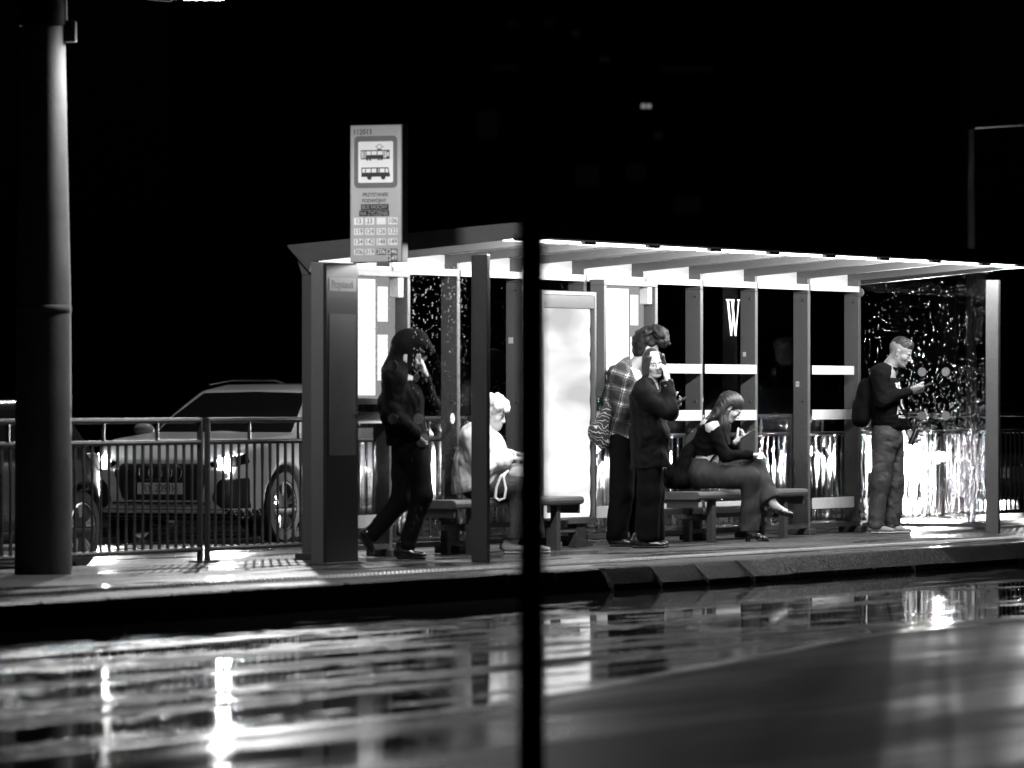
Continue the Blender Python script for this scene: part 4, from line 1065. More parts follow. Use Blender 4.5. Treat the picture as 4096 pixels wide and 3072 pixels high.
# ============ B: woman seated on the right bench, legs crossed, phone in hand
def woman_bench():
    o = person_root(1602, 1169.5, 0, 'seated long haired person in off shoulder top and flared trousers reading a phone')
    B = SDF(.02); Rm = rotm(R(-4), R(38), 0); hc = (-.090, .0, 1.168)
    W = head(B, hc, Rm, .98, 1.0, jaw=.85)
    B.cap((-.235, 0, 1.03), (-.15, 0, 1.115), .060, .050, .03)
    B.ecap((-.27, 0, .99), (-.285, 0, .82), Y1, (.165, .095), (.14, .095), .05); B.ecap((-.285, 0, .82), (-.33, 0, .62), Y1, (.13, .095), (.165, .12), .05)
    near = [(-.262, -.165, .985), (-.145, -.19, .745), (.07, -.12, .757)]
    far = [(-.235, .165, .985), (-.085, .21, .80), (-.045, .10, .862)]
    far = [(-.235, .165, .985), (-.09, .20, .765), (-.052, .06, .862)]
    B.cap((-.26, -.05, 1.0), near[0], .055, .058, .04); B.cap((-.25, .05, 1.0), far[0], .055, .055, .04)
    for a in (near, far): B.cap(a[0], a[1], .048, .038, .03); B.cap(a[1], a[2], .036, .025, .02)
    ln = [(-.34, -.10, .575), (.065, -.10, .555), (.085, -.09, .115)]
    lf = [(-.34, .10, .575), (.125, .0, .655), (.262, -.14, .345)]
    for a in (ln, lf): B.cap(a[0], a[1], .085, .058, .03); B.cap(a[1], a[2], .054, .034, .02)
    # feet
    B.cap((.262, -.14, .345), (.285, -.145, .31), .032, .030, .02); B.cap((.27, -.14, .325), (.375, -.16, .262), .030, .022, .02); B.cap((.375, -.16, .262), (.42, -.167, .25), .022, .013, .02)
    B.cap((.085, -.09, .115), (.07, -.09, .085), .032, .030, .02); B.cap((.075, -.09, .09), (.16, -.10, .035), .030, .022, .02); B.cap((.16, -.10, .035), (.205, -.105, .026), .022, .013, .02)
    hand(B, (.075, -.118, .757), (1, .1, -.05), (.05, .1, -1), -1, (14, 30, 22), 10, .95, .06)
    hand(B, (-.048, .055, .868), (.78, -.1, .62), (-.5, -.35, .78), 1, (45, 38, 25), 15, .92)
    B.mesh('body', .0056, M['skin_pale'], o)
    face_marks(W, Rm, o, .98, 'hair_mid')
    # hair: smooth cap and long fall down the back and beside the face
    H = SDF(.03)
    H.ell(W((-.022, 0, .040)), np.array((.112, .088, .096))*.98, Rm); H.ell(W((-.03, 0, -.02)), np.array((.075, .088, .095))*.98, Rm)
    H.ecap(W((-.075, -.02, .02)), (-.275, -.03, 1.045), Y1, (.075, .055), (.085, .040), .05); H.ecap((-.275, -.02, 1.05), (-.33, -.0, .93), Y1, (.085, .035), (.06, .02), .04)
    H.ecap(W((-.03, -.082, .0)), (-.150, -.095, 1.02), Y1, (.024, .05), (.024, .048), .04); H.ecap((-.150, -.095, 1.02), (-.115, -.10, .85), Y1, (.022, .042), (.012, .016), .03)
    H.ecap(W((-.02, .08, .0)), (-.135, .09, .98), Y1, (.024, .045), (.015, .03), .04)
    # keep the face and the ear clear
    H.ell(W((.085, -.02, -.055)), np.array((.075, .12, .085))*.98, Rm, .02, 's'); H.ell(W((.004, -.098, -.016)), np.array((.024, .03, .036)), Rm, .012, 's')
    H.disp(wob(3, 120, .0035, (1.5, 1.5, .3))); H.mesh('hair', .0065, M['hair_mid'], o)
    # cropped top with bare shoulders
    S = SDF(.04)
    S.ecap((-.275, 0, .985), (-.29, 0, .85), Y1, (.185, .112), (.160, .125), .05); S.ecap((-.29, 0, .85), (-.325, 0, .745), Y1, (.155, .122), (.150, .118), .05)
    for y in (-.065, .065): S.ell((-.185, y, .905), (.06, .065, .065), None, .05)
    plane(S, (-.275, 0, .728), (-.25, 0, -1), .006)
    plane(S, (-.26, 0, 1.000), (.15, 0, 1), .008)
    S.cap((near[0][0]+.016, near[0][1], near[0][2]-.030), near[1], .066, .055, .04); S.cap(near[1], (.03, -.132, .755), .054, .040, .03)
    S.cap((far[0][0]+.012, far[0][1], far[0][2]-.015), far[1], .064, .053, .04); S.cap(far[1], (-.062, .09, .84), .052, .042, .03)
    S.disp(wob(41, 45, .0045, (1, 1, 1.6))); S.disp(wob(42, 90, .002, (1.5, 1, 1), True))
    S.mesh('top', .008, M['black_cloth'], o)
    for x, y in ((.035, -.131),):
        C = SDF(.006); C.ecap((x, y, .755), (x+.028, y+.008, .756), Y1, (.042, .042), (.043, .043)); C.disp(wob(43, 150, .003)); C.mesh('cuff', .006, M['black_cloth'], o)
    S = SDF(.01); S.ecap((-.285, -.165, 1.04), (-.225, -.02, 1.085), (0, .4, 1), (.018, .03), (.016, .02)); S.ecap((-.285, .165, 1.04), (-.225, .02, 1.085), (0, .4, 1), (.018, .03), (.016, .02)); S.ecap((-.345, -.08, .985), (-.215, -.06, 1.078), Y1, (.075, .030), (.06, .024), .03); S.ecap((-.345, .08, .985), (-.215, .06, 1.078), Y1, (.075, .030), (.06, .024), .03); S.mesh('shoulder_strap', .007, M['black_cloth'], o)
    # flared trousers
    J = SDF(.05)
    J.ecap((-.345, 0, .70), (-.345, 0, .58), Y1, (.165, .115), (.20, .130), .05)
    J.ell((-.375, 0, .565), (.10, .205, .118), None, .05)
    J.cap(ln[0], ln[1], .118, .092, .06); J.cap(lf[0], lf[1], .112, .084, .05)
    J.cap(ln[1], (.075, -.09, .30), .088, .075, .04); J.ecap((.075, -.09, .30), (.075, -.085, .10), Y1, (.075, .075), (.085, .125), .04)
    J.cap(lf[1], (.195, -.065, .50), .082, .070, .04); J.ecap((.195, -.065, .50), (.245, -.135, .36), Y1, (.07, .068), (.075, .098), .04)
    J.disp(wob(51, 26, .006)); J.disp(wob(52, 60, .0035, (1.4, 1, .7), True))
    plane(J, (.075, -.09, .088), (0, 0, -1), .004); cut_z(J, .725, False, .006)
    def hem(p):  # open end of the crossed leg, square to the shin, only beyond the ankle
        q = (p-np.array((.245, -.135, .345), np.float32))@np.array((.45, -.42, -.79), np.float32)
        m = (p[:, 2] < .50) & (p[:, 0] > .165)
        return np.where(m, q, -1).astype(np.float32)
    J.fn(hem, (9, 9, 9), (9, 9, 9), 0, 'i')
    J.fn(lambda p: -(p[:, 2]-.4585)-1*(p[:, 0] > -.02)-1*(p[:, 0] < -.6), (9, 9, 9), (9, 9, 9), .02, 'i')
    J.mesh('trousers', .008, M['grey_trouser'], o, lo=(-.62, -.35, .05), hi=(.40, .35, .78))
    # sandals
    def sandal(h, b, t, heel_to):
        mb = MB(); h, b, t = Vector(h), Vector(b), Vector(t); pts = []
        d = (t-b).normalized(); s = d.cross(Vector((0, 0, 1))).normalized()*.036
        v = []
        for c, wd in ((h, .7), (b, .95), (t, .8), (t+d*.018, .3)):
            v.append([c-s*wd, c+s*wd])
        thick = Vector((0, 0, .014))
        for A, C in zip(v, v[1:]):
            for off in (Vector((0, 0, 0)), -thick): mb.face([A[0]+off, A[1]+off, C[1]+off, C[0]+off])
            for q in (0, 1): mb.face([A[q], C[q], C[q]-thick, A[q]-thick])
        so = mb.build('sandal', M['black_leather'], o)
        mb = MB(); e = Vector(heel_to)
        mb.tube([h+Vector((.008, 0, -.004)), e], [.026, .022], 12); mb.build('heel', M['black_leather'], so, True)
        for f, r in ((.35, .029), (.72, .024)):
            c = b.lerp(t, f); mb = MB()
            mb.tube([c+s*1.0*math.cos(a)*.95+Vector((0, 0, .046*math.sin(a)-.004)) for a in [math.pi*i/8 for i in range(9)]], .008, 6); mb.build('strap', M['black_leather'], so, True)
    sandal((.055, -.09, .080), (.14, -.10, .020), (.215, -.107, .016), (.05, -.09, .0))
    sandal((.255, -.14, .285), (.345, -.155, .240), (.425, -.168, .226), (.225, -.14, .215))
    for a, b_ in (((.345, -.157, .262), (.428, -.169, .242)), ((.130, -.099, .048), (.212, -.107, .026))):
        S = SDF(.01); S.ecap(a, b_, Y1, (.036, .026), (.030, .016)); S.mesh('toe_strap', .006, M['black_leather'], o)
    loc = o.location
    phone('phone', (.048, .015, .935), (.78, -.05, .60), (-.60, -.1, .78), M['phone_black'], 'slim phone tilted up in the seated long haired persons hand', loc, (.074, .155, .010))
    b = empty('shoulder_bag', loc+Vector((-.50, .02, .455)), 0, 'soft black bag and jacket slumped behind the long haired person', 'bag')
    S = SDF(.07); S.ecap((.035, 0, .30), (-.03, 0, .09), Y1, (.13, .07), (.16, .10)); S.ell((-.045, 0, .07), (.13, .17, .075), None); S.cap((.05, -.06, .36), (.17, -.12, .53), .045, .03, .05); S.disp(wob(61, 22, .012)); S.disp(wob(62, 50, .006, (1, 1, .5), True))
    cut_z(S, .003); S.mesh('bag', .010, M['black_cloth'], b)
    mb = MB(); mb.tube([(.09, -.135, .03), (.16, -.165, .15), (.24, -.17, .27), (.27, -.16, .30)], .009, 6); mb.build('strap', M['black_cloth'], b, True)
woman_bench()

# ============ C: the pair in the middle
def woman_coat():
    o = person_root(1402, 1183.5, 0, 'standing person in long dark coat with a hand raised to the face')
    B = SDF(.02); Rm = rotm(R(-70), R(6), R(8)); hc = (.035, .0, 1.540)
    W = head(B, hc, Rm, .99, 1.0, jaw=.85)
    B.cap((.0, .02, 1.33), (.03, .01, 1.46), .056, .050, .03)
    B.ecap((-.02, .02, 1.30), (.0, .02, .98), Y1, (.15, .10), (.13, .095), .05); B.ecap((.0, .02, .98), (0, .02, .84), Y1, (.13, .095), (.165, .11), .05)
    near = [(-.055, -.155, 1.29), (.150, -.225, 1.13), (.150, -.110, 1.405)]
    far = [(.02, .18, 1.29), (.06, .22, 1.02), (.14, .14, .80)]
    for a in (near, far): B.cap(a[0], a[1], .046, .038, .03); B.cap(a[1], a[2], .036, .026, .02)
    legs = [[(-.0, -.07, .83), (.0, -.075, .46), (-.03, -.08, .09)], [(.0, .10, .83), (.03, .10, .46), (.02, .10, .09)]]
    for a in legs: B.cap(a[0], a[1], .08, .055, .03); B.cap(a[1], a[2], .052, .038, .02)
    hand(B, (.150, -.108, 1.41), (-.22, .22, 1), (-.75, .60, .05), 1, (18, 34, 28), 8, .95, .10, tdir=(-.35, -.05, .8))
    B.mesh('body', .0058, mat('fair skin', .34, .5, 0, .3, .05, 30), o)
    face_marks(W, Rm, o, .99, 'hair_short', mat('soft lips', .16, .45))
    H = SDF(.03)
    H.ell(W((-.020, 0, .036)), np.array((.101, .081, .091))*.99, Rm); H.ell(W((-.04, 0, -.04)), np.array((.068, .080, .10)), Rm)
    H.ecap(W((.02, .078, .0)), W((.015, .088, -.16)), (0, 0, 1), (.05, .018), (.05, .020), .03); H.ecap(W((.02, -.078, .0)), W((.02, -.085, -.15)), (0, 0, 1), (.05, .018), (.05, .02), .03)
    H.ecap(W((-.05, 0, -.05)), W((-.06, 0, -.17)), (0, 0, 1), (.06, .08), (.05, .07), .03)
    H.cap(W((.06, .062, .062)), W((.05, .086, -.10)), .02, .016, .02); H.cap(W((.06, -.062, .062)), W((.05, -.086, -.08)), .02, .016, .02)
    H.ell(W((.110, 0, -.048)), np.array((.075, .058, .086)), Rm, .012, 's')
    H.disp(wob(71, 120, .003, (1.5, 1.5, .3))); H.mesh('hair', .006, M['hair_mid'], o)
    S = SDF(.05)
    S.ecap((-.03, .02, 1.335), (-.02, .02, 1.20), Y1, (.185, .095), (.19, .135), .06); S.ecap((-.02, .02, 1.20), (.005, .02, .95), Y1, (.19, .14), (.19, .150), .06)
    S.ecap((.005, .02, .95), (.02, .02, .66), Y1, (.19, .150), (.22, .172), .06)
    S.cap((-.005, .02, 1.37), (.005, .015, 1.405), .075, .062, .03)
    S.cap((-.03, -.10, 1.335), near[0], .07, .078, .05); S.cap(near[0], near[1], .080, .076, .05); S.cap(near[1], (.150, -.13, 1.35), .074, .056, .04)
    S.cap((0, .10, 1.335), far[0], .07, .075, .05); S.cap(far[0], far[1], .078, .065, .05); S.cap(far[1], far[2], .064, .05, .04)
    S.disp(wob(73, 24, .010, (1, 1, .8))); S.disp(wob(74, 40, .004, (1.2, 1.2, 1.2))); S.disp(wob(78, 34, .006, (1.2, .8, 1.5), True)); S.disp(wob(75, 24, .009, (1.6, 1.6, .08)))
    S.fn(lambda p: .665+.06*np.maximum(p[:, 0], -.2)*1.2-p[:, 2], (9, 9, 9), (9, 9, 9), .006, 'i')
    S.cap((.0, .01, 1.38), (.03, .0, 1.50), .055, .06, .01, 's')
    coat = S.mesh('coat', .0085, M['coat_cloth'], o)
    C = SDF(.008); C.cap((.150, -.137, 1.335), (.150, -.112, 1.405), .050, .043); C.disp(wob(76, 70, .003)); plane(C, (.150, -.112, 1.402), (-.05, .1, 1)); plane(C, (.150, -.137, 1.335), (.05, -.1, -1)); C.mesh('shirt_cuff', .006, plaid('checked cuff', .05, (0, 0, 0), .05, .7), coat)
    J = SDF(.04); J.ecap((.0, .02, .86), (0, .02, .76), Y1, (.17, .12), (.175, .125))
    for a in legs: J.cap(a[0], a[1], .105, .100, .05); J.cap(a[1], (a[2][0]+.01, a[2][1], .10), .10, .108, .04)
    J.disp(wob(77, 30, .007, (1, 1, .4), True)); cut_z(J, .06); J.mesh('trousers', .009, M['black_cloth'], o)
    shoe('shoe', (-.17, -.09, 0), (.165, -.14, 0), .006, M['black_leather'], o, M['rubber'], .052, ank=.10, thick=.026)
    shoe('shoe', (-.10, .10, 0), (.19, .04, 0), .006, M['black_leather'], o, M['rubber'], .052, ank=.10, thick=.026)
    return o
wc = woman_coat()
def man_plaid():
    o = empty('person', (wc.location.x-.19*1.0, wc.location.y+.52, 0), 0, 'tall person with piled up curly hair in a plaid shirt, half hidden', 'person')
    B = SDF(.02); Rm = rotm(R(8), R(14), 0); hc = (.185, .0, 1.662)
    W = head(B, hc, Rm, 1.02)
    B.cap((.02, 0, 1.45), (.14, 0, 1.60), .060, .054, .03)
    B.ecap((-.02, 0, 1.40), (.0, 0, 1.1), Y1, (.165, .10), (.14, .10), .05); B.ecap((.0, 0, 1.1), (0, 0, .90), Y1, (.14, .1), (.15, .1), .05)
    near = [(-.03, -.19, 1.42), (-.02, -.23, 1.14), (.20, -.17, 1.13)]
    far = [(.03, .19, 1.42), (.12, .23, 1.16), (.36, .09, 1.19)]
    for a in (near, far): B.cap(a[0], a[1], .048, .04, .03); B.cap(a[1], a[2], .038, .027, .02)
    legs = [[(-.03, -.09, .88), (-.03, -.09, .46), (-.07, -.09, .09)], [(.03, .10, .88), (.10, .10, .47), (.13, .11, .09)]]
    for a in legs: B.cap(a[0], a[1], .085, .058, .03); B.cap(a[1], a[2], .055, .04, .02)
    hand(B, far[2], (1, -.05, .10), (-.2, -.6, .7), 1, (40, 40, 25), 15, 1.0)
    hand(B, near[2], (1, .2, -.1), (0, .9, .2), 1, (35, 35, 25), 15, 1.0)
    B.mesh('body', .006, M['skin'], o); face_marks(W, Rm, o, 1.02)
    H = SDF(.03)
    H.ell(W((-.03, 0, .055)), np.array((.115, .092, .092)), Rm); H.ell(W((-.06, 0, -.02)), np.array((.062, .078, .075)), Rm)
    rg = np.random.RandomState(4)
    for i in range(46):
        a, e = rg.uniform(-1.5, 1.9), rg.uniform(-.9, .9)
        q = np.array((-.01+.10*math.sin(a)*math.cos(e)+.03, .085*math.sin(e), .09+.085*math.cos(a)*math.cos(e)))
        H.ell(W(q), np.array((.036, .034, .030))*rg.uniform(.7, 1.25), Rm, .022)
    H.ell(W((.06, 0, .155)), np.array((.075, .07, .06)), Rm, .03); H.ell(W((.105, 0, .115)), np.array((.045, .05, .04)), Rm, .03); H.cap(W((.11, -.02, .12)), W((.165, -.04, .085)), .022, .010, .02)
    H.ell(W((.095, 0, -.035)), np.array((.075, .09, .09)), Rm, .02, 's'); H.ell(W((-.0, -.095, -.014)), np.array((.026, .03, .036)), Rm, .01, 's')
    H.disp(wob(81, 75, .008)); H.disp(wob(82, 150, .004)); H.mesh('hair', .0065, M['hair_dark'], o)
    S = SDF(.05)
    S.ecap((-.05, 0, 1.44), (-.03, 0, 1.25), Y1, (.20, .105), (.205, .155), .06); S.ecap((-.03, 0, 1.25), (-.01, 0, .93), Y1, (.20, .155), (.20, .155), .06)
    S.cap((-.03, -.12, 1.46), near[0], .07, .085, .05); S.cap(near[0], near[1], .088, .078, .05); S.cap(near[1], near[2], .074, .055, .04)
    S.cap((0, .12, 1.46), far[0], .07, .08, .05); S.cap(far[0], far[1], .08, .068, .05); S.cap(far[1], (.33, .105, 1.185), .066, .046, .04)
    S.disp(wob(83, 26, .010)); S.disp(wob(84, 52, .006, (1, 1, 1.4), True)); S.fn(lambda p: .865+.05*np.sin(p[:, 0]*9+.5)-p[:, 2], (9, 9, 9), (9, 9, 9), .006, 'i')
    S.cap((.03, 0, 1.46), (.12, 0, 1.58), .058, .07, .01, 's')
    S.mesh('shirt', .0085, M['plaid'], o)
    S = SDF(.03); S.cap((-.035, 0, 1.46), (.03, 0, 1.52), .085, .075); S.cap((-.02, -.07, 1.50), (.09, -.085, 1.36), .034, .03); S.disp(wob(86, 60, .005)); S.cap((.02, 0, 1.44), (.12, 0, 1.60), .062, .06, .01, 's'); S.mesh('scarf', .007, M['scarf'], o)
    S = SDF(.03); S.cap((.045, -.06, 1.47), (.12, -.05, 1.40), .03, .03); S.ecap((.06, 0, 1.44), (.08, 0, 1.2), Y1, (.09, .075), (.1, .08), .04); S.disp(wob(87, 40, .004)); S.mesh('hood', .008, M['white_cloth'], o)
    J = SDF(.04); J.ecap((.0, 0, .93), (0, 0, .84), Y1, (.17, .12), (.175, .125))
    for a in legs: J.cap(a[0], a[1], .115, .100, .05); J.cap(a[1], (a[2][0], a[2][1], .10), .098, .092, .04)
    J.disp(wob(88, 30, .008, (1, 1, .6), True)); cut_z(J, .05); J.mesh('trousers', .009, M['black_cloth'], o)
    shoe('shoe', (-.15, -.10, 0), (.14, -.13, 0), .006, M['black_leather'], o, M['rubber'], .05)
    shoe('shoe', (.09, .11, 0), (.39, .05, 0), .006, M['black_leather'], o, M['rubber'], .05)
    loc = o.location
    phone('phone', (.455, .05, 1.225), (.8, 0, .35), (-.35, -.3, .9), M['phone_black'], 'phone peeking out in front of the dark coat, held by a hidden hand', loc, (.07, .14, .009))
    b = empty('knit_bag', loc+Vector((-.20, -.16, .86)), 0, 'ethnic patterned knit bag hanging behind the plaid shirt', 'bag')
    S = SDF(.04); S.ecap((.055, 0, .32), (-.03, 0, .10), Y1, (.06, .045), (.085, .085)); S.ecap((-.03, 0, .10), (.005, 0, .02), Y1, (.085, .085), (.07, .06)); S.disp(wob(91, 30, .009)); S.mesh('bag', .008, M['knit'], b)
    mb = MB(); mb.tube([(.06, 0, .33), (.10, .0, .50), (.16, .03, .66)], .012, 8); mb.build('strap', M['black_cloth'], b, True)
man_plaid()

# ============ D: elderly woman on the left bench
def woman_pale():
    o = person_root(1086, 1196, 0, 'seated old person with white curly hair in a pale jacket, bag on lap')
    B = SDF(.02); Rm = rotm(R(-16), R(22), 0); hc = (-.072, 0, 1.132)
    W = head(B, hc, Rm, .98, .6, jaw=1.12)
    B.cap((-.20, 0, .98), (-.12, 0, 1.07), .068, .062, .03); B.cap((-.12, 0, 1.0), (-.06, 0, 1.03), .05, .045, .04)
    B.ecap((-.22, 0, .93), (-.20, 0, .70), Y1, (.17, .12), (.17, .14), .05); B.ecap((-.2, 0, .7), (-.24, 0, .56), Y1, (.17, .14), (.18, .12), .05)
    near = [(-.24, -.19, .93), (-.165, -.235, .70), (.06, -.13, .765)]
    far = [(-.20, .19, .93), (-.10, .23, .72), (.08, .08, .80)]
    for a in (near, far): B.cap(a[0], a[1], .055, .045, .03); B.cap(a[1], a[2], .042, .030, .02)
    legs = [[(-.24, -.11, .56), (.165, -.11, .53), (.085, -.11, .10)], [(-.24, .11, .56), (.20, .11, .53), (.26, .12, .10)]]
    for a in legs: B.cap(a[0], a[1], .09, .062, .03); B.cap(a[1], a[2], .058, .04, .02)
    hand(B, (.065, -.125, .768), (1, .25, -.05), (.1, .3, -.9), -1, (30, 30, 20), 12, .95)
    hand(B, (.085, .075, .805), (.9, -.5, -.1), (.1, -.2, -.9), 1, (30, 30, 20), 12, .95)
    B.mesh('body', .0058, M['skin_pale'], o); face_marks(W, Rm, o, .98, 'hair_short')
    H = SDF(.02); rg = np.random.RandomState(9)
    H.ell(W((-.025, 0, .045)), np.array((.105, .084, .085)), Rm)
    for i in range(60):
        a, e = rg.uniform(-1.25, 1.35), rg.uniform(-1.2, 1.2)
        q = np.array((-.015+.108*math.sin(a)*math.cos(e), .088*math.sin(e), .05+.085*math.cos(a)*math.cos(e)))
        H.ell(W(q), np.array((.026, .026, .024))*rg.uniform(.7, 1.3), Rm, .012)
    H.ell(W((.10, -.01, .062)), np.array((.022, .05, .026)), Rm, .02)
    H.ell(W((.085, 0, -.045)), np.array((.078, .11, .082)), Rm, .015, 's'); H.ell(W((0, -.095, -.02)), np.array((.026, .03, .036)), Rm, .01, 's')
    H.disp(wob(92, 110, .004)); H.mesh('hair', .006, M['hair_white'], o)
    Hd = SDF(.02); Hd.ell(W((-.055, 0, -.015)), np.array((.068, .083, .075)), Rm); Hd.mesh('hair', .006, M['hair_short'], o)
    S = SDF(.05)
    S.ecap((-.215, 0, .945), (-.17, 0, .82), Y1, (.205, .115), (.215, .185), .07); S.ecap((-.17, 0, .82), (-.19, 0, .66), Y1, (.215, .20), (.22, .205), .07); S.ecap((-.19, 0, .66), (-.22, 0, .52), Y1, (.23, .20), (.265, .19), .06)
    S.cap((-.18, 0, .97), (-.14, 0, 1.01), .095, .085, .03)
    S.cap(near[0], near[1], .088, .08, .05); S.cap(near[1], (.04, -.14, .76), .078, .055, .04); S.cap(far[0], far[1], .085, .078, .05); S.cap(far[1], (.06, .09, .795), .074, .052, .04)
    S.disp(wob(93, 24, .010)); S.disp(wob(94, 48, .007, (1.2, 1, 1.2), True)); plane(S, (-.1, 0, .545), (.25, 0, -1), .01)
    S.fn(lambda p: .447-p[:, 2], (9, 9, 9), (9, 9, 9), .01, 'i')
    S.cap((-.16, 0, .98), (-.06, 0, 1.06), .066, .06, .01, 's')
    S.mesh('jacket', .0085, M['pale_jacket'], o)
    for y in (-1, 1):
        C = SDF(.02); C.ecap((-.16, .07*y, 1.02), (-.075, .055*y, .945), Y1, (.02, .045), (.016, .03)); C.mesh('collar', .007, M['pale_jacket'], o)
    J = SDF(.04)
    for a in legs: J.cap(a[0], a[1], .115, .088, .05); J.cap(a[1], (a[2][0], a[2][1], .17), .086, .080, .04)
    J.disp(wob(95, 34, .007, (1, 1, .8), True)); plane(J, (0, 0, .155), (0, 0, -1)); J.fn(lambda p: .447-p[:, 2]-1*(p[:, 0] > .02), (9, 9, 9), (9, 9, 9), .01, 'i')
    je = J.mesh('jeans', .0085, M['denim'], o, lo=(-.45, -.32, .12), hi=(.42, .32, .75))
    for a in legs:
        C = SDF(.01); C.ecap((a[2][0], a[2][1], .125), (a[2][0], a[2][1], .165), Y1, (.080, .084), (.078, .082)); cut_z(C, .12); cut_z(C, .168, False); C.mesh('turn_up', .007, M['grey_trouser'], je)
    shoe('shoe', (-.005, -.11, 0), (.24, -.14, 0), .006, M['pale_shoe'], o, M['white_rubber'], .05, ank=.11, thick=.034)
    shoe('shoe', (.17, .12, 0), (.40, .10, 0), .006, M['pale_shoe'], o, M['white_rubber'], .05, ank=.11, thick=.034)
    b = empty('handbag', o.location+Vector((.09, -.03, .565)), 0, 'white soft handbag with hanging strap on the old persons lap', 'bag')
    S = SDF(.04); S.ecap((-.055, 0, .09), (.07, 0, .07), Y1, (.10, .055), (.11, .075)); S.ell((.03, 0, .12), (.07, .10, .04), None); S.disp(wob(96, 30, .009)); S.cap((-.02, -.1, .14), (.03, -.12, .13), .018, .018, .01, 's'); S.mesh('bag', .008, M['white_cloth'], b)
    pts = [(-.045, -.125, .10), (-.105, -.185, .06), (-.14, -.19, -.03), (-.150, -.19, -.11), (-.12, -.192, -.135), (-.075, -.19, -.115), (-.065, -.188, -.04), (-.085, -.18, .05), (-.05, -.12, .11)]
    mb = MB(); mb.tube(pts, .0105, 8); mb.build('strap', M['white_cloth'], b, True)
woman_pale()

# ============ E: hooded person walking behind the left end glass
def hooded():
    o = person_root(889, 1207, 0, 'person in black hooded jacket stepping forward with a hand at the mouth')
    B = SDF(.02); Rm = rotm(R(-6), R(18), 0); hc = (.005, 0, 1.625)
    W = head(B, hc, Rm, 1.03)
    B.cap((-.08, 0, 1.44), (-.02, 0, 1.56), .06, .055, .03)
    B.ecap((-.09, 0, 1.38), (-.05, 0, 1.1), Y1, (.165, .105), (.145, .105), .05); B.ecap((-.05, 0, 1.1), (-.01, 0, .88), Y1, (.145, .1), (.155, .11), .05)
    near = [(-.13, -.19, 1.40), (-.16, -.24, 1.12), (.02, -.20, .97)]
    far = [(-.04, .18, 1.40), (.145, .16, 1.20), (.105, -.025, 1.425)]
    for a in (near, far): B.cap(a[0], a[1], .05, .042, .03); B.cap(a[1], a[2], .04, .028, .02)
    legs = [[(.03, -.08, .88), (.085, -.085, .50), (-.035, -.09, .10)], [(-.05, .09, .88), (-.075, .10, .46), (-.325, .11, .17)]]
    for a in legs: B.cap(a[0], a[1], .085, .058, .03); B.cap(a[1], a[2], .055, .04, .02)
    hand(B, (.108, -.04, 1.435), (-.28, -.25, 1), (-.9, .15, -.2), -1, (62, 75, 40), 14, 1.10, tdir=(-.4, .1, .9))
    hand(B, (.02, -.20, .96), (.6, .1, -.6), (.3, .9, .2), 1, (30, 30, 20), 10, 1.0)
    B.mesh('body', .006, M['skin'], o); face_marks(W, Rm, o, 1.03)
    S = SDF(.04)
    S.ell(W((-.03, 0, .035)), np.array((.135, .112, .128)), Rm); S.ecap(W((-.06, 0, -.02)), (-.12, 0, 1.47), Y1, (.105, .10), (.15, .11), .06)
    S.ecap(W((.04, 0, .075)), W((.150, 0, .040)), Rm@np.array((0, 1, 0)), (.098, .072), (.070, .022), .05); S.ecap(W((.0, 0, -.03)), W((.03, 0, -.125)), Rm@np.array((0, 1, 0)), (.108, .095), (.095, .075), .04)
    S.ell(W((.125, 0, -.062)), np.array((.092, .084, .095)), Rm, .012, 's'); S.ell(W((.02, 0, -.01)), np.array((.095, .085, .11)), Rm, .01, 's')
    S.disp(wob(101, 30, .006)); hd = S.mesh('hood', .008, M['black_cloth'], o)
    mb = MB(); e = []
    for i in range(13):
        a = math.pi*(i/12-.5)*1.1; e.append(tuple(W((.165-.03*abs(math.sin(a)), .075*math.sin(a), .045-.03*abs(math.sin(a))))))
    mb.tube(e, .008, 6); mb.build('cap_peak', M['black_cloth'], o, True)
    S = SDF(.05)
    S.ecap((-.12, 0, 1.42), (-.08, 0, 1.22), Y1, (.21, .115), (.215, .165), .06); S.ecap((-.08, 0, 1.22), (-.03, 0, .92), Y1, (.215, .165), (.20, .160), .06)
    S.cap((-.12, 0, 1.46), (-.06, 0, 1.51), .10, .085, .04)
    S.cap((-.11, -.12, 1.44), near[0], .08, .088, .05); S.cap(near[0], near[1], .090, .078, .05); S.cap(near[1], near[2], .076, .06, .04)
    S.cap((-.06, .12, 1.44), far[0], .08, .084, .05); S.cap(far[0], far[1], .082, .070, .05); S.cap(far[1], (.108, -.01, 1.385), .068, .050, .04)
    S.disp(wob(103, 24, .011)); S.disp(wob(104, 46, .007, (1.2, 1.2, 1), True)); plane(S, (0, 0, .865), (-.08, 0, -1), .01)
    S.cap((-.06, 0, 1.46), (.02, 0, 1.60), .06, .07, .01, 's'); S.mesh('jacket', .009, M['black_cloth'], o)
    J = SDF(.04); J.ecap((-.02, 0, .93), (-.01, 0, .84), Y1, (.165, .125), (.17, .13))
    for a in legs: J.cap(a[0], a[1], .112, .082, .05); d = Vector(a[2])-Vector(a[1]); J.cap(a[1], tuple(Vector(a[1])+d*.97), .08, .066, .04)
    J.disp(wob(105, 34, .007, (1, 1, .8), True)); J.mesh('jeans', .009, M['dark_trouser'], o)
    shoe('shoe', (-.135, -.09, 0), (.135, -.11, 0), .006, M['black_leather'], o, M['rubber'], .05, ank=.12)
    shoe('shoe', (-.415, .11, .19), (-.315, .09, .012), .006, M['black_leather'], o, M['rubber'], .05)
    phone('phone', (-.052, -.118, 1.548), (.10, .0, 1), (-.55, -.8, 0), M['white_rubber'], 'white phone under the black hood', o.location, (.040, .085, .009), M['white'])
hooded()
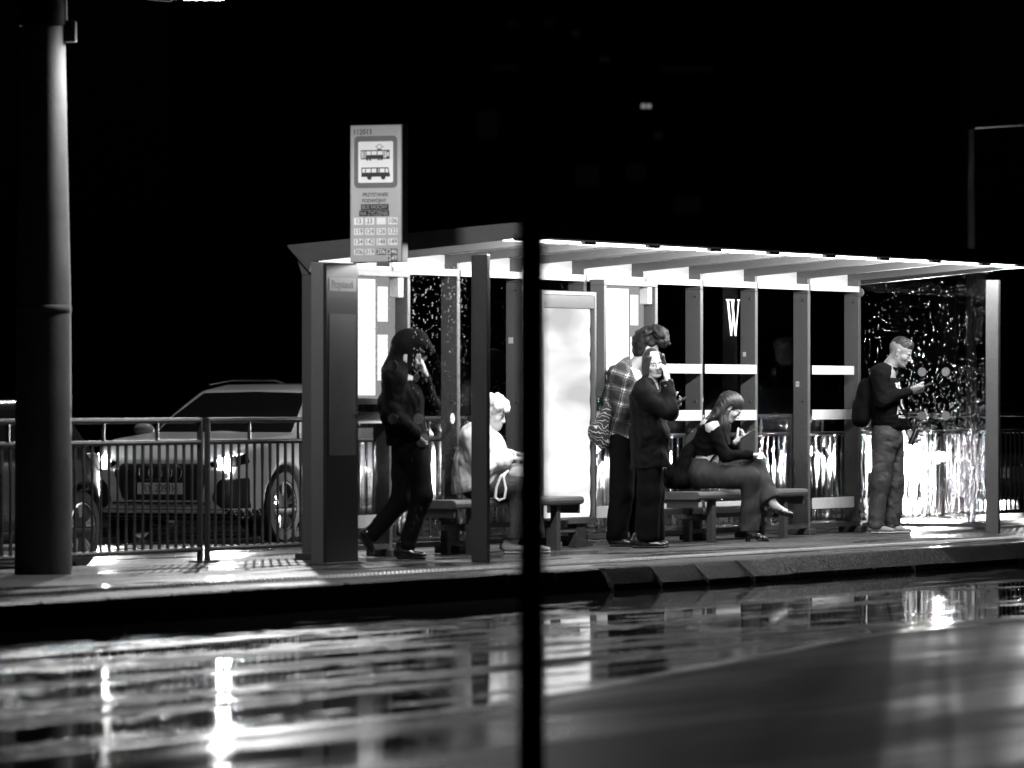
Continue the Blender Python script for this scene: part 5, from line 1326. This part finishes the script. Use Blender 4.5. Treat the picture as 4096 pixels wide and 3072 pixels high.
# ------------------------------------------------------------------ vehicles (local x forward, y left, z up)
def poly2d(pts):
    A = np.array(pts, np.float32); Bq = np.roll(A, -1, 0)
    def f(x, z):
        d = np.full(x.shape, 1e9, np.float32); s = np.ones(x.shape, np.float32)
        for a, b in zip(A, Bq):
            ex, ez = b[0]-a[0], b[1]-a[1]; wx, wz = x-a[0], z-a[1]
            t = np.clip((wx*ex+wz*ez)/(ex*ex+ez*ez), 0, 1)
            d = np.minimum(d, (wx-ex*t)**2+(wz-ez*t)**2)
            c1 = z >= a[1]; c2 = z < b[1]; c3 = ex*wz > ez*wx
            s = np.where((c1 & c2 & c3) | (~c1 & ~c2 & ~c3), -s, s)
        return s*np.sqrt(d)
    return f
def smax(a, b, k):
    h = np.maximum(k-np.abs(a-b), 0)/k; return np.maximum(a, b)+h*h*k*.25
def smin(a, b, k):
    h = np.maximum(k-np.abs(a-b), 0)/k; return np.minimum(a, b)-h*h*k*.25
HI9 = (9, 9, 9)
def car(name, label, body_pts, roof_pts, W, Wroof, zbelt, wheels, wr, paint, loc, yaw, h=.026, lamps=True, detail=False, plate=None, cat='car', spot=0, screen=None, sidewin=None, rear=False):
    o = empty(name, loc, yaw, label, cat)
    fb, fr = poly2d(body_pts), poly2d(roof_pts); xf = max(p[0] for p in body_pts); xr = min(p[0] for p in body_pts)
    zr = max(p[1] for p in roof_pts)
    def hull(p):
        x, y, z = p[:, 0], np.abs(p[:, 1]), p[:, 2]
        e = np.clip((x-(xf-.75))/.75, 0, 1.2)**2*.20+np.clip(((xr+.5)-x)/.5, 0, 1.2)**2*.12
        w = W-e-np.clip((z-.72)/.4, 0, 1)**2*.05-np.clip((.42-z)/.3, 0, 1)*.05
        body = smax(fb(x, z), (y-w)*.96, .09)
        wg = (W-.07)+(Wroof-(W-.07))*np.clip((z-zbelt)/(zr-zbelt), 0, 1)**1.15-np.clip((x-.3)/1.2, 0, 1)**2*.10
        roof = smax(fr(x, z), (y-wg)*.93, .11)
        return smin(body, roof, .035).astype(np.float32)
    lo, hi = (xr-.08, -W-.05, .10), (xf+.08, W+.05, zr+.06)
    S = SDF(0); S.fn(hull, lo, hi)
    for wx in wheels:
        for s in (1, -1):
            S.cap((wx, s*(W-.22), wr), (wx, s*(W+.3), wr), wr+.055, None, .02, 's')
    body = S.mesh('body', h, paint, o, lo=lo, hi=hi)
    def patch(nm, reg, m, off, plo, phi, parent=o, hh=.018):
        T = SDF(0); T.fn(lambda p: hull(p)-off, plo, phi); T.fn(reg, HI9, HI9, .008, 'i')
        T.fn(lambda p: -(hull(p)+.03), HI9, HI9, 0, 'i')
        return T.mesh(nm, hh, m, parent, lo=plo, hi=phi)
    # glass
    sc_ = poly2d(screen); patch('windscreen', lambda p: np.maximum(sc_(np.abs(p[:, 1]), p[:, 2]), .1-p[:, 0]), M['car_glass'], .004, (.05, -W, zbelt-.05), (xf-.4, W, zr))
    if sidewin is not None:
        sw_ = poly2d(sidewin); patch('side_window', lambda p: np.maximum(sw_(p[:, 0], p[:, 2]), .35-p[:, 1]), M['car_glass'], .004, (xr, .3, zbelt-.05), (xf-.5, W, zr))
    patch('lower_trim', lambda p: p[:, 2]-.36+0*p[:, 0], M['black_plastic'], .003, (xr-.05, -W-.03, .10), (xf+.05, W+.03, .42), hh=.03)
    # wheels
    me = {}
    for wx in wheels:
        for s in (1, -1):
            w_ = empty('wheel', (wx, s*(W-.115), wr), 0); w_.parent = o
            if s < 0: w_.rotation_euler = (0, 0, math.pi)
            if not me:
                mb = MB(); mb.lathe([(wr*.68, -.10), (wr*.93, -.105), (wr, -.08), (wr, .08), (wr*.95, .10), (wr*.72, .105), (wr*.68, .08)], 40, 'y'); t_ = mb.build('tyre', M['rubber'], w_, True)
                mb = MB(); mb.lathe([(wr*.70, .075), (wr*.70, .098), (wr*.655, .102), (wr*.64, .07), (wr*.64, -.05), (.01, -.05)], 40, 'y')
                mb.lathe([(.001, .07), (.05, .072), (.055, .05), (.055, -.05)][::-1], 20, 'y')
                for q in range(5):
                    for dq in (-.13, .13):
                        a = 2*math.pi*q/5+.3; a1 = a+dq
                        p0 = Vector((math.cos(a)*.045, .055, math.sin(a)*.045)); p1 = Vector((math.cos(a1)*wr*.66, .082, math.sin(a1)*wr*.66))
                        mb.tube([p0, p1], [.017, .022], 6)
                r_ = mb.build('rim', M['rim'], w_, True)
                mb = MB(); mb.lathe([(wr*.62, -.02), (.02, -.02), (.02, -.03), (wr*.62, -.03)], 30, 'y'); d_ = mb.build('brake_disc', M['steel_dark'], w_)
                me = dict(tyre=t_.data, rim=r_.data, brake_disc=d_.data)
            else:
                for nm, md in me.items(): link_mesh(nm, md, None, w_)
    # mirrors
    for s in (1, -1):
        T = SDF(.03); T.ell((.78, s*(W+.09), zbelt+.06), (.07, .115, .075)); T.cap((.80, s*(W-.06), zbelt-.02), (.78, s*(W+.03), zbelt+.02), .03, .03); T.mesh('mirror', .015, paint, o)
    if detail:
        gp = poly2d([(-.01, .80), (.46, .80), (.55, .72), (.44, .42), (-.01, .42)])
        gr = patch('grille', lambda p: np.maximum(gp(np.abs(p[:, 1]), p[:, 2]), 1.7-p[:, 0]), M['black_plastic'], .006, (1.6, -.7, .35), (xf+.05, .7, .86))
        ip = poly2d([(.60, .58), (.66, .64), (.86, .66), (.86, .34), (.66, .34), (.56, .42)])
        for s in (1, -1):
            patch('air_intake', lambda p, s=s: np.maximum(ip(s*p[:, 1], p[:, 2]), 1.5-p[:, 0]), M['black_plastic'], .006, (1.4, -W if s < 0 else .4, .28), (xf+.05, W if s > 0 else -.4, .72))
            for z in (.42, .52):
                mb = MB(); mb.tube([(xf-.02-.055*1.0, s*.60, z), (xf-.11, s*.74, z+.01), (xf-.24, s*.85, z+.01)], .008, 6); mb.build('intake_blade', M['chrome'], o)
        hp = poly2d([(.50, .80), (.84, .90), (.86, .80), (.78, .755), (.56, .75)])
        patch('headlamp_housing', lambda p: np.maximum(hp(np.abs(p[:, 1]), p[:, 2]), 1.4-p[:, 0]), M['phone_black'], .005, (1.3, -W, .68), (xf+.05, W, .95), hh=.012)
        for s in (1, -1):
            for q in range(4):
                y0 = .585+q*.062; rp = poly2d([(y0, .80+.022*q), (y0+.042, .812+.022*q), (y0+.046, .842+.018*q), (y0+.006, .83+.018*q)])
                patch('running_light', lambda p, s=s, rp=rp: np.maximum(rp(s*p[:, 1], p[:, 2]), 1.4-p[:, 0]), M['head_drl'], .011, (1.4, min(s*.5, s*.9), .74), (xf+.05, max(s*.5, s*.9), .95), hh=.009)
        for q in range(4):      # four linked rings on the grille
            mb = MB(); c = -.165+.11*q
            mb.tube([(xf+.012, c+.075*math.cos(2*math.pi*i/24), .705+.075*math.sin(2*math.pi*i/24)) for i in range(24)], .008, 6, closed=True); mb.build('ring_emblem', M['chrome'], gr, True)
        mb = MB(); mb.tube([(xf-.02, -.55, .395), (xf+.02, 0, .39), (xf-.02, .55, .395)], .016, 8); mb.build('bumper_strip', M['chrome'], o)
        for s in (1, -1):
            mb = MB(); mb.tube([(.15, s*(Wroof-.05), zr-.01), (-.4, s*(Wroof-.03), zr+.035), (-1.4, s*(Wroof-.03), zr+.035), (-1.75, s*(Wroof-.06), zr-.03)], .016, 8); mb.build('roof_rail', M['chrome'], o, True)
    else:
        gp = poly2d([(-.01, .66), (.50, .66), (.48, .40), (-.01, .40)])
        if not rear: patch('grille', lambda p: np.maximum(gp(np.abs(p[:, 1]), p[:, 2]), 1.5-p[:, 0]), M['black_plastic'], .006, (1.5, -.7, .32), (xf+.05, .7, .74), hh=.025)
    if plate:
        mb = MB(); mb.box(xf+.012, xf+.022, -.26, .26, .485, .60, .004); pt = mb.build('number_plate', M['plate'], o)
        xfm = Matrix.Translation((xf+.0225, 0, .541)) @ Matrix.Rotation(R(90), 4, 'Z') @ Matrix.Rotation(R(90), 4, 'X')
        text_mesh('lettering', plate, .105, M['ink'], pt, xfm, extrude=.0008, sx=.92)
        mb = MB(); mb.box(xf-.04, xf+.012, -.15, .15, .50, .58); mb.build('plate_holder', M['black_plastic'], o)
    if lamps:
        for s in (1, -1):
            y = s*(W-.24); z = .785 if detail else .72
            xx = np.arange(xf+.1, xf-.9, -.004, dtype=np.float32); pp = np.stack([xx, np.full_like(xx, y), np.full_like(xx, z)], 1)
            x = float(xx[np.argmax(hull(pp) < 0)])
            mb = MB(); mb.lathe([(.066, .0), (.070, -.03), (.05, -.04)], 20, 'x', (x+.022, y, z)); mb.build('headlight', M['head_lens'], o, True)
            if spot:
                Rz = Matrix.Rotation(yaw, 3, 'Z'); a = Vector(loc)+Rz @ Vector((x+.10, y, z)); b = Vector(loc)+Rz @ Vector((x+14, y*1.4, .0))
                light('headlight_beam', 'SPOT', a, spot, b, spot_size=R(86), spot_blend=.8, shadow_soft_size=.05)
    if rear:
        rp = poly2d([(W-.30, .78), (W-.02, .82), (W-.02, .98), (W-.25, .98)])
        patch('tail_lamp', lambda p: np.maximum(rp(np.abs(p[:, 1]), p[:, 2]), p[:, 0]-(xr+.45)), M['sign_frame'], .006, (xr-.05, -W-.03, .7), (xr+.6, W+.03, 1.05), hh=.02)
    return o
YAW = ANG+math.pi
SUVB = [(-2.28, .42), (-2.33, .72), (-2.26, 1.02), (-1.2, 1.08), (1.05, 1.09), (1.70, 1.04), (2.12, .95), (2.27, .84), (2.32, .72), (2.33, .48), (2.26, .30), (2.05, .22), (-2.05, .22), (-2.2, .28)]
SUVR = [(1.12, 1.02), (.70, 1.28), (.22, 1.53), (-.2, 1.585), (-1.2, 1.60), (-1.85, 1.53), (-2.28, 1.02)]
SUVW = [(-.01, 1.10), (.78, 1.09), (.72, 1.26), (.60, 1.50), (-.01, 1.515)]
SUVS = [(.70, 1.12), (.15, 1.46), (-1.3, 1.50), (-1.75, 1.42), (-1.9, 1.12)]
px_w = Vector((-2.40, 63.8, 0)); Lv = Vector((LX, LY, 0)); Tv = Vector((TX, TY, 0))
c = px_w+Lv*1.42-Tv*.80; c.z = REAR_Z
car('white_car', 'white SUV with glowing headlamps and number plate behind the railing', SUVB, SUVR, .94, .66, 1.06, (1.42, -1.42), .36, M['paint_white'], c, YAW, .022, True, True, 'RY 2091H', 'car', 300, SUVW, SUVS)
SEDB = [(-2.15, .42), (-2.20, .70), (-2.12, .98), (-1.3, 1.0), (1.0, .98), (1.75, .88), (2.1, .76), (2.17, .62), (2.15, .40), (2.0, .24), (-1.95, .22), (-2.1, .3)]
SEDR = [(1.15, .92), (.45, 1.30), (.0, 1.43), (-1.1, 1.44), (-1.75, 1.30), (-2.12, .92)]
SEDW = [(-.01, 1.0), (.72, .99), (.62, 1.22), (.55, 1.36), (-.01, 1.38)]
SEDS = [(.65, 1.02), (.05, 1.34), (-1.1, 1.36), (-1.6, 1.24), (-1.75, 1.02)]
wl = Vector((-3.68, 54.3, 0)); c = wl-Lv*1.33-Tv*.76-Lv*.28; c.z = REAR_Z
HATB = [(-1.78, .42), (-1.83, .70), (-1.78, .98), (-1.2, 1.0)]+SEDB[4:-1]+[(-1.75, .3)]
HATR = [(1.15, .92), (.45, 1.30), (.0, 1.43), (-1.1, 1.44), (-1.5, 1.36), (-1.78, .92)]
HATS = [(.65, 1.02), (.05, 1.34), (-1.1, 1.36), (-1.35, 1.28), (-1.5, 1.02)]
car('dark_car', 'dark wet car at the left edge, cut by the concrete column', HATB, HATR, .90, .62, .96, (1.36, -1.38), .33, M['paint_dark'], c, YAW, .026, False, False, None, 'car', 0, SEDW, HATS, True)
VANB = [(-2.4, .42), (-2.45, .8), (-2.40, 1.10), (-1.2, 1.14), (1.1, 1.14), (1.85, 1.05), (2.22, .95), (2.35, .80), (2.35, .45), (2.2, .25), (-2.1, .22), (-2.3, .3)]
VANR = [(1.25, 1.05), (.75, 1.40), (.35, 1.70), (-.1, 1.78), (-1.6, 1.79), (-2.2, 1.70), (-2.42, 1.05)]
VANW = [(-.01, 1.16), (.80, 1.15), (.74, 1.35), (.64, 1.66), (-.01, 1.69)]
VANS = [(.75, 1.18), (.25, 1.62), (-1.6, 1.68), (-2.1, 1.58), (-2.2, 1.18)]
c = P(10.4, -11.2, REAR_Z)
car('dark_van', 'tall dark car showing only its roof above the white car', VANB, VANR, .96, .72, 1.12, (1.45, -1.45), .36, M['paint_grey'], c, YAW, .03, False, False, None, 'car', 0, VANW, VANS)
c = P(17.28+1.75, -5.0, REAR_Z)
car('oncoming_car', 'dark car with a glaring headlamp behind the streaming end glass', SEDB, SEDR, .90, .62, .96, (1.36, -1.38), .33, M['paint_grey'], c, YAW, .03, True, False, 'DW 31AA', 'car', 3000, SEDW, SEDS)
c = P(32.3, -10.6, REAR_Z)  # added car, its beams brighten the wet rear road
car('distant_car', 'far car with headlamps on, added to light the road past the person in jeans', SEDB, SEDR, .90, .62, .96, (1.36, -1.38), .33, M['paint_dark'], c, YAW, .035, True, False, None, 'car', 3000, SEDW, SEDS)

# ------------------------------------------------------------------ far background in the dark
def far_block(X, Y, w, d, h, label, wins, seed):
    o = empty('apartment_building', (X, Y, -.3), R(8), label, 'building')
    mb = MB(); mb.box(-w/2, w/2, -d/2, d/2, 0, h, 0); mb.build('wall', M['facade'], o)
    mb = MB(); mb.box(-w/2-.3, w/2+.3, -d/2-.3, d/2+.3, h, h+.5); mb.build('roof', M['facade'], o)
    for (x, z, ww, hh, m) in wins:
        f = MB(); e = .12
        f.box(x-e, x+ww+e, -d/2-.05, -d/2, z-e, z+hh+e); fo = f.build('window', M['facade'], o)
        mb = MB(); mb.box(x, x+ww, -d/2-.08, -d/2-.055, z, z+hh); mb.build('pane', m, fo)
    return o
M['win_a'] = emit('dim far window', .0022); M['win_b'] = emit('faint far window', .0009); M['win_c'] = emit('lit far stair window', .30)
def fx(px, Y): return (px-1106)/13680*Y
def fz(py, Y): return 1.26-(py-857)/13680*Y
Yb = 190
wins = []
for (px, py, w_, h_, m) in ((1325, 232, .10, .10, 'win_c'), (1337, 232, .10, .10, 'win_c'), (1352, 300, .25, .22, 'win_a'), (1172, 80, .22, .2, 'win_a'), (1233, 133, .3, .15, 'win_a'), (1000, 155, 1.2, .22, 'win_b'), (1370, 155, 1.5, .2, 'win_b'), (965, 300, .6, .8, 'win_b'), (1180, 400, .7, .6, 'win_b'), (1395, 460, .8, .5, 'win_b'), (1030, 60, 1.4, .25, 'win_b'), (1290, 390, .6, .5, 'win_b')):
    wins.append((fx(px, Yb-6)-fx(1200, Yb), fz(py, Yb-6)+.3, w_, h_, M[m]))
far_block(fx(1200, Yb), Yb+0, 22, 12, 19, 'unlit apartment block in the dark above the shelter roof', wins, 1)
# slim street light far right with a bracket to the right
Ys = 82
o = empty('slim_street_light', (fx(2098, Ys), Ys, REAR_Z), 0, 'slim far street light rising above the right end of the roof', 'street lamp')
mb = MB(); mb.lathe([(.075, 0), (.06, 2.0), (.035, 4.92)], 16); mb.build('column', M['galv_lit'], o, True)
mb = MB(); mb.tube([(0, 0, 4.90), (.05, 0, 4.96), (.7, 0, 5.0), (.95, 0, 5.0)], .03, 8); mb.build('arm', M['galv'], o, True)
mb = MB(); mb.prism([(.8, 4.97), (1.3, 4.95), (1.32, 5.0), (1.2, 5.06), (.85, 5.05)], -.09, .09, 'y', .01); mb.build('lamp_head', M['steel_dark'], o)

# tall street lamp beyond the shelter: its head is above the picture, its light lies on the wet road
Yt = 66
o = empty('tall_street_lamp', (fx(95, Yt), Yt, REAR_Z), 0, 'tall mast standing hidden behind the concrete lamp column', 'street lamp')
mb = MB(); mb.lathe([(.09, 0), (.07, 3.0), (.045, 7.6)], 16); mb.build('column', M['black_metal'], o, True)
mb = MB(); mb.tube([(0, 0, 7.5), (.3, 0, 7.75), (2.1, 0, 7.85)], .035, 8); mb.build('arm', M['black_metal'], o, True)
mb = MB(); mb.prism([(2.0, 7.80), (2.45, 7.78), (2.49, 7.84), (2.3, 7.92), (2.0, 7.90)], -.13, .13, 'y', .01); lh = mb.build('lamp_head', M['steel_dark'], o)
mb = MB(); mb.box(2.1, 2.4, -.10, .10, 7.765, 7.779, .003); mb.build('lens', M['lamp_lens'], lh)
light('tall_street_lamp_light', 'SPOT', (fx(95, Yt)+2.25, Yt, 7.5), 2000, (fx(95, Yt)+2.4, Yt-24, 0), spot_size=R(165), spot_blend=1.0, shadow_soft_size=.12)
# ------------------------------------------------------------------ camera, sky, render settings
cam = bpy.data.cameras.new('camera'); co = bpy.data.objects.new('camera', cam); COL.objects.link(co); SC.camera = co
co.location = (0, 0, 1.26); co.rotation_euler = (R(90), 0, 0)
cam.sensor_width = 36; cam.sensor_fit = 'HORIZONTAL'; cam.lens = 36*13680/2212
cam.shift_y = (857-829.5)/2212
cam.clip_start = .5; cam.clip_end = 3000
cam.dof.use_dof = True; cam.dof.focus_distance = 56.5; cam.dof.aperture_fstop = 3.2
w = bpy.data.worlds.new('World'); SC.world = w; w.use_nodes = True
nt = w.node_tree; bg = nt.nodes['Background']
sky = nt.nodes.new('ShaderNodeTexSky'); sky.sky_type = 'NISHITA'; sky.sun_disc = False; sky.sun_elevation = R(2); sky.sun_rotation = R(200)
bw = nt.nodes.new('ShaderNodeRGBToBW'); nt.links.new(sky.outputs[0], bw.inputs[0]); nt.links.new(bw.outputs[0], bg.inputs[0])
bg.inputs[1].default_value = .00012
SC.view_settings.view_transform = 'Standard'; SC.view_settings.look = 'None'; SC.view_settings.exposure = 0; SC.view_settings.gamma = 1
SC.cycles.max_bounces = 10; SC.cycles.transparent_max_bounces = 24; SC.cycles.transmission_bounces = 8
SC.cycles.sample_clamp_indirect = 4; SC.cycles.sample_clamp_direct = 0
SC.cycles.caustics_reflective = False; SC.cycles.caustics_refractive = True
SC.cycles.use_denoising = True
for k_ in ('led', 'head_lens', 'head_drl', 'lamp_lens', 'win_a', 'win_b', 'win_c', 'far_window', 'far_lamp', 'screen', 'paper_grey'):
    M[k_].cycles.emission_sampling = 'NONE'
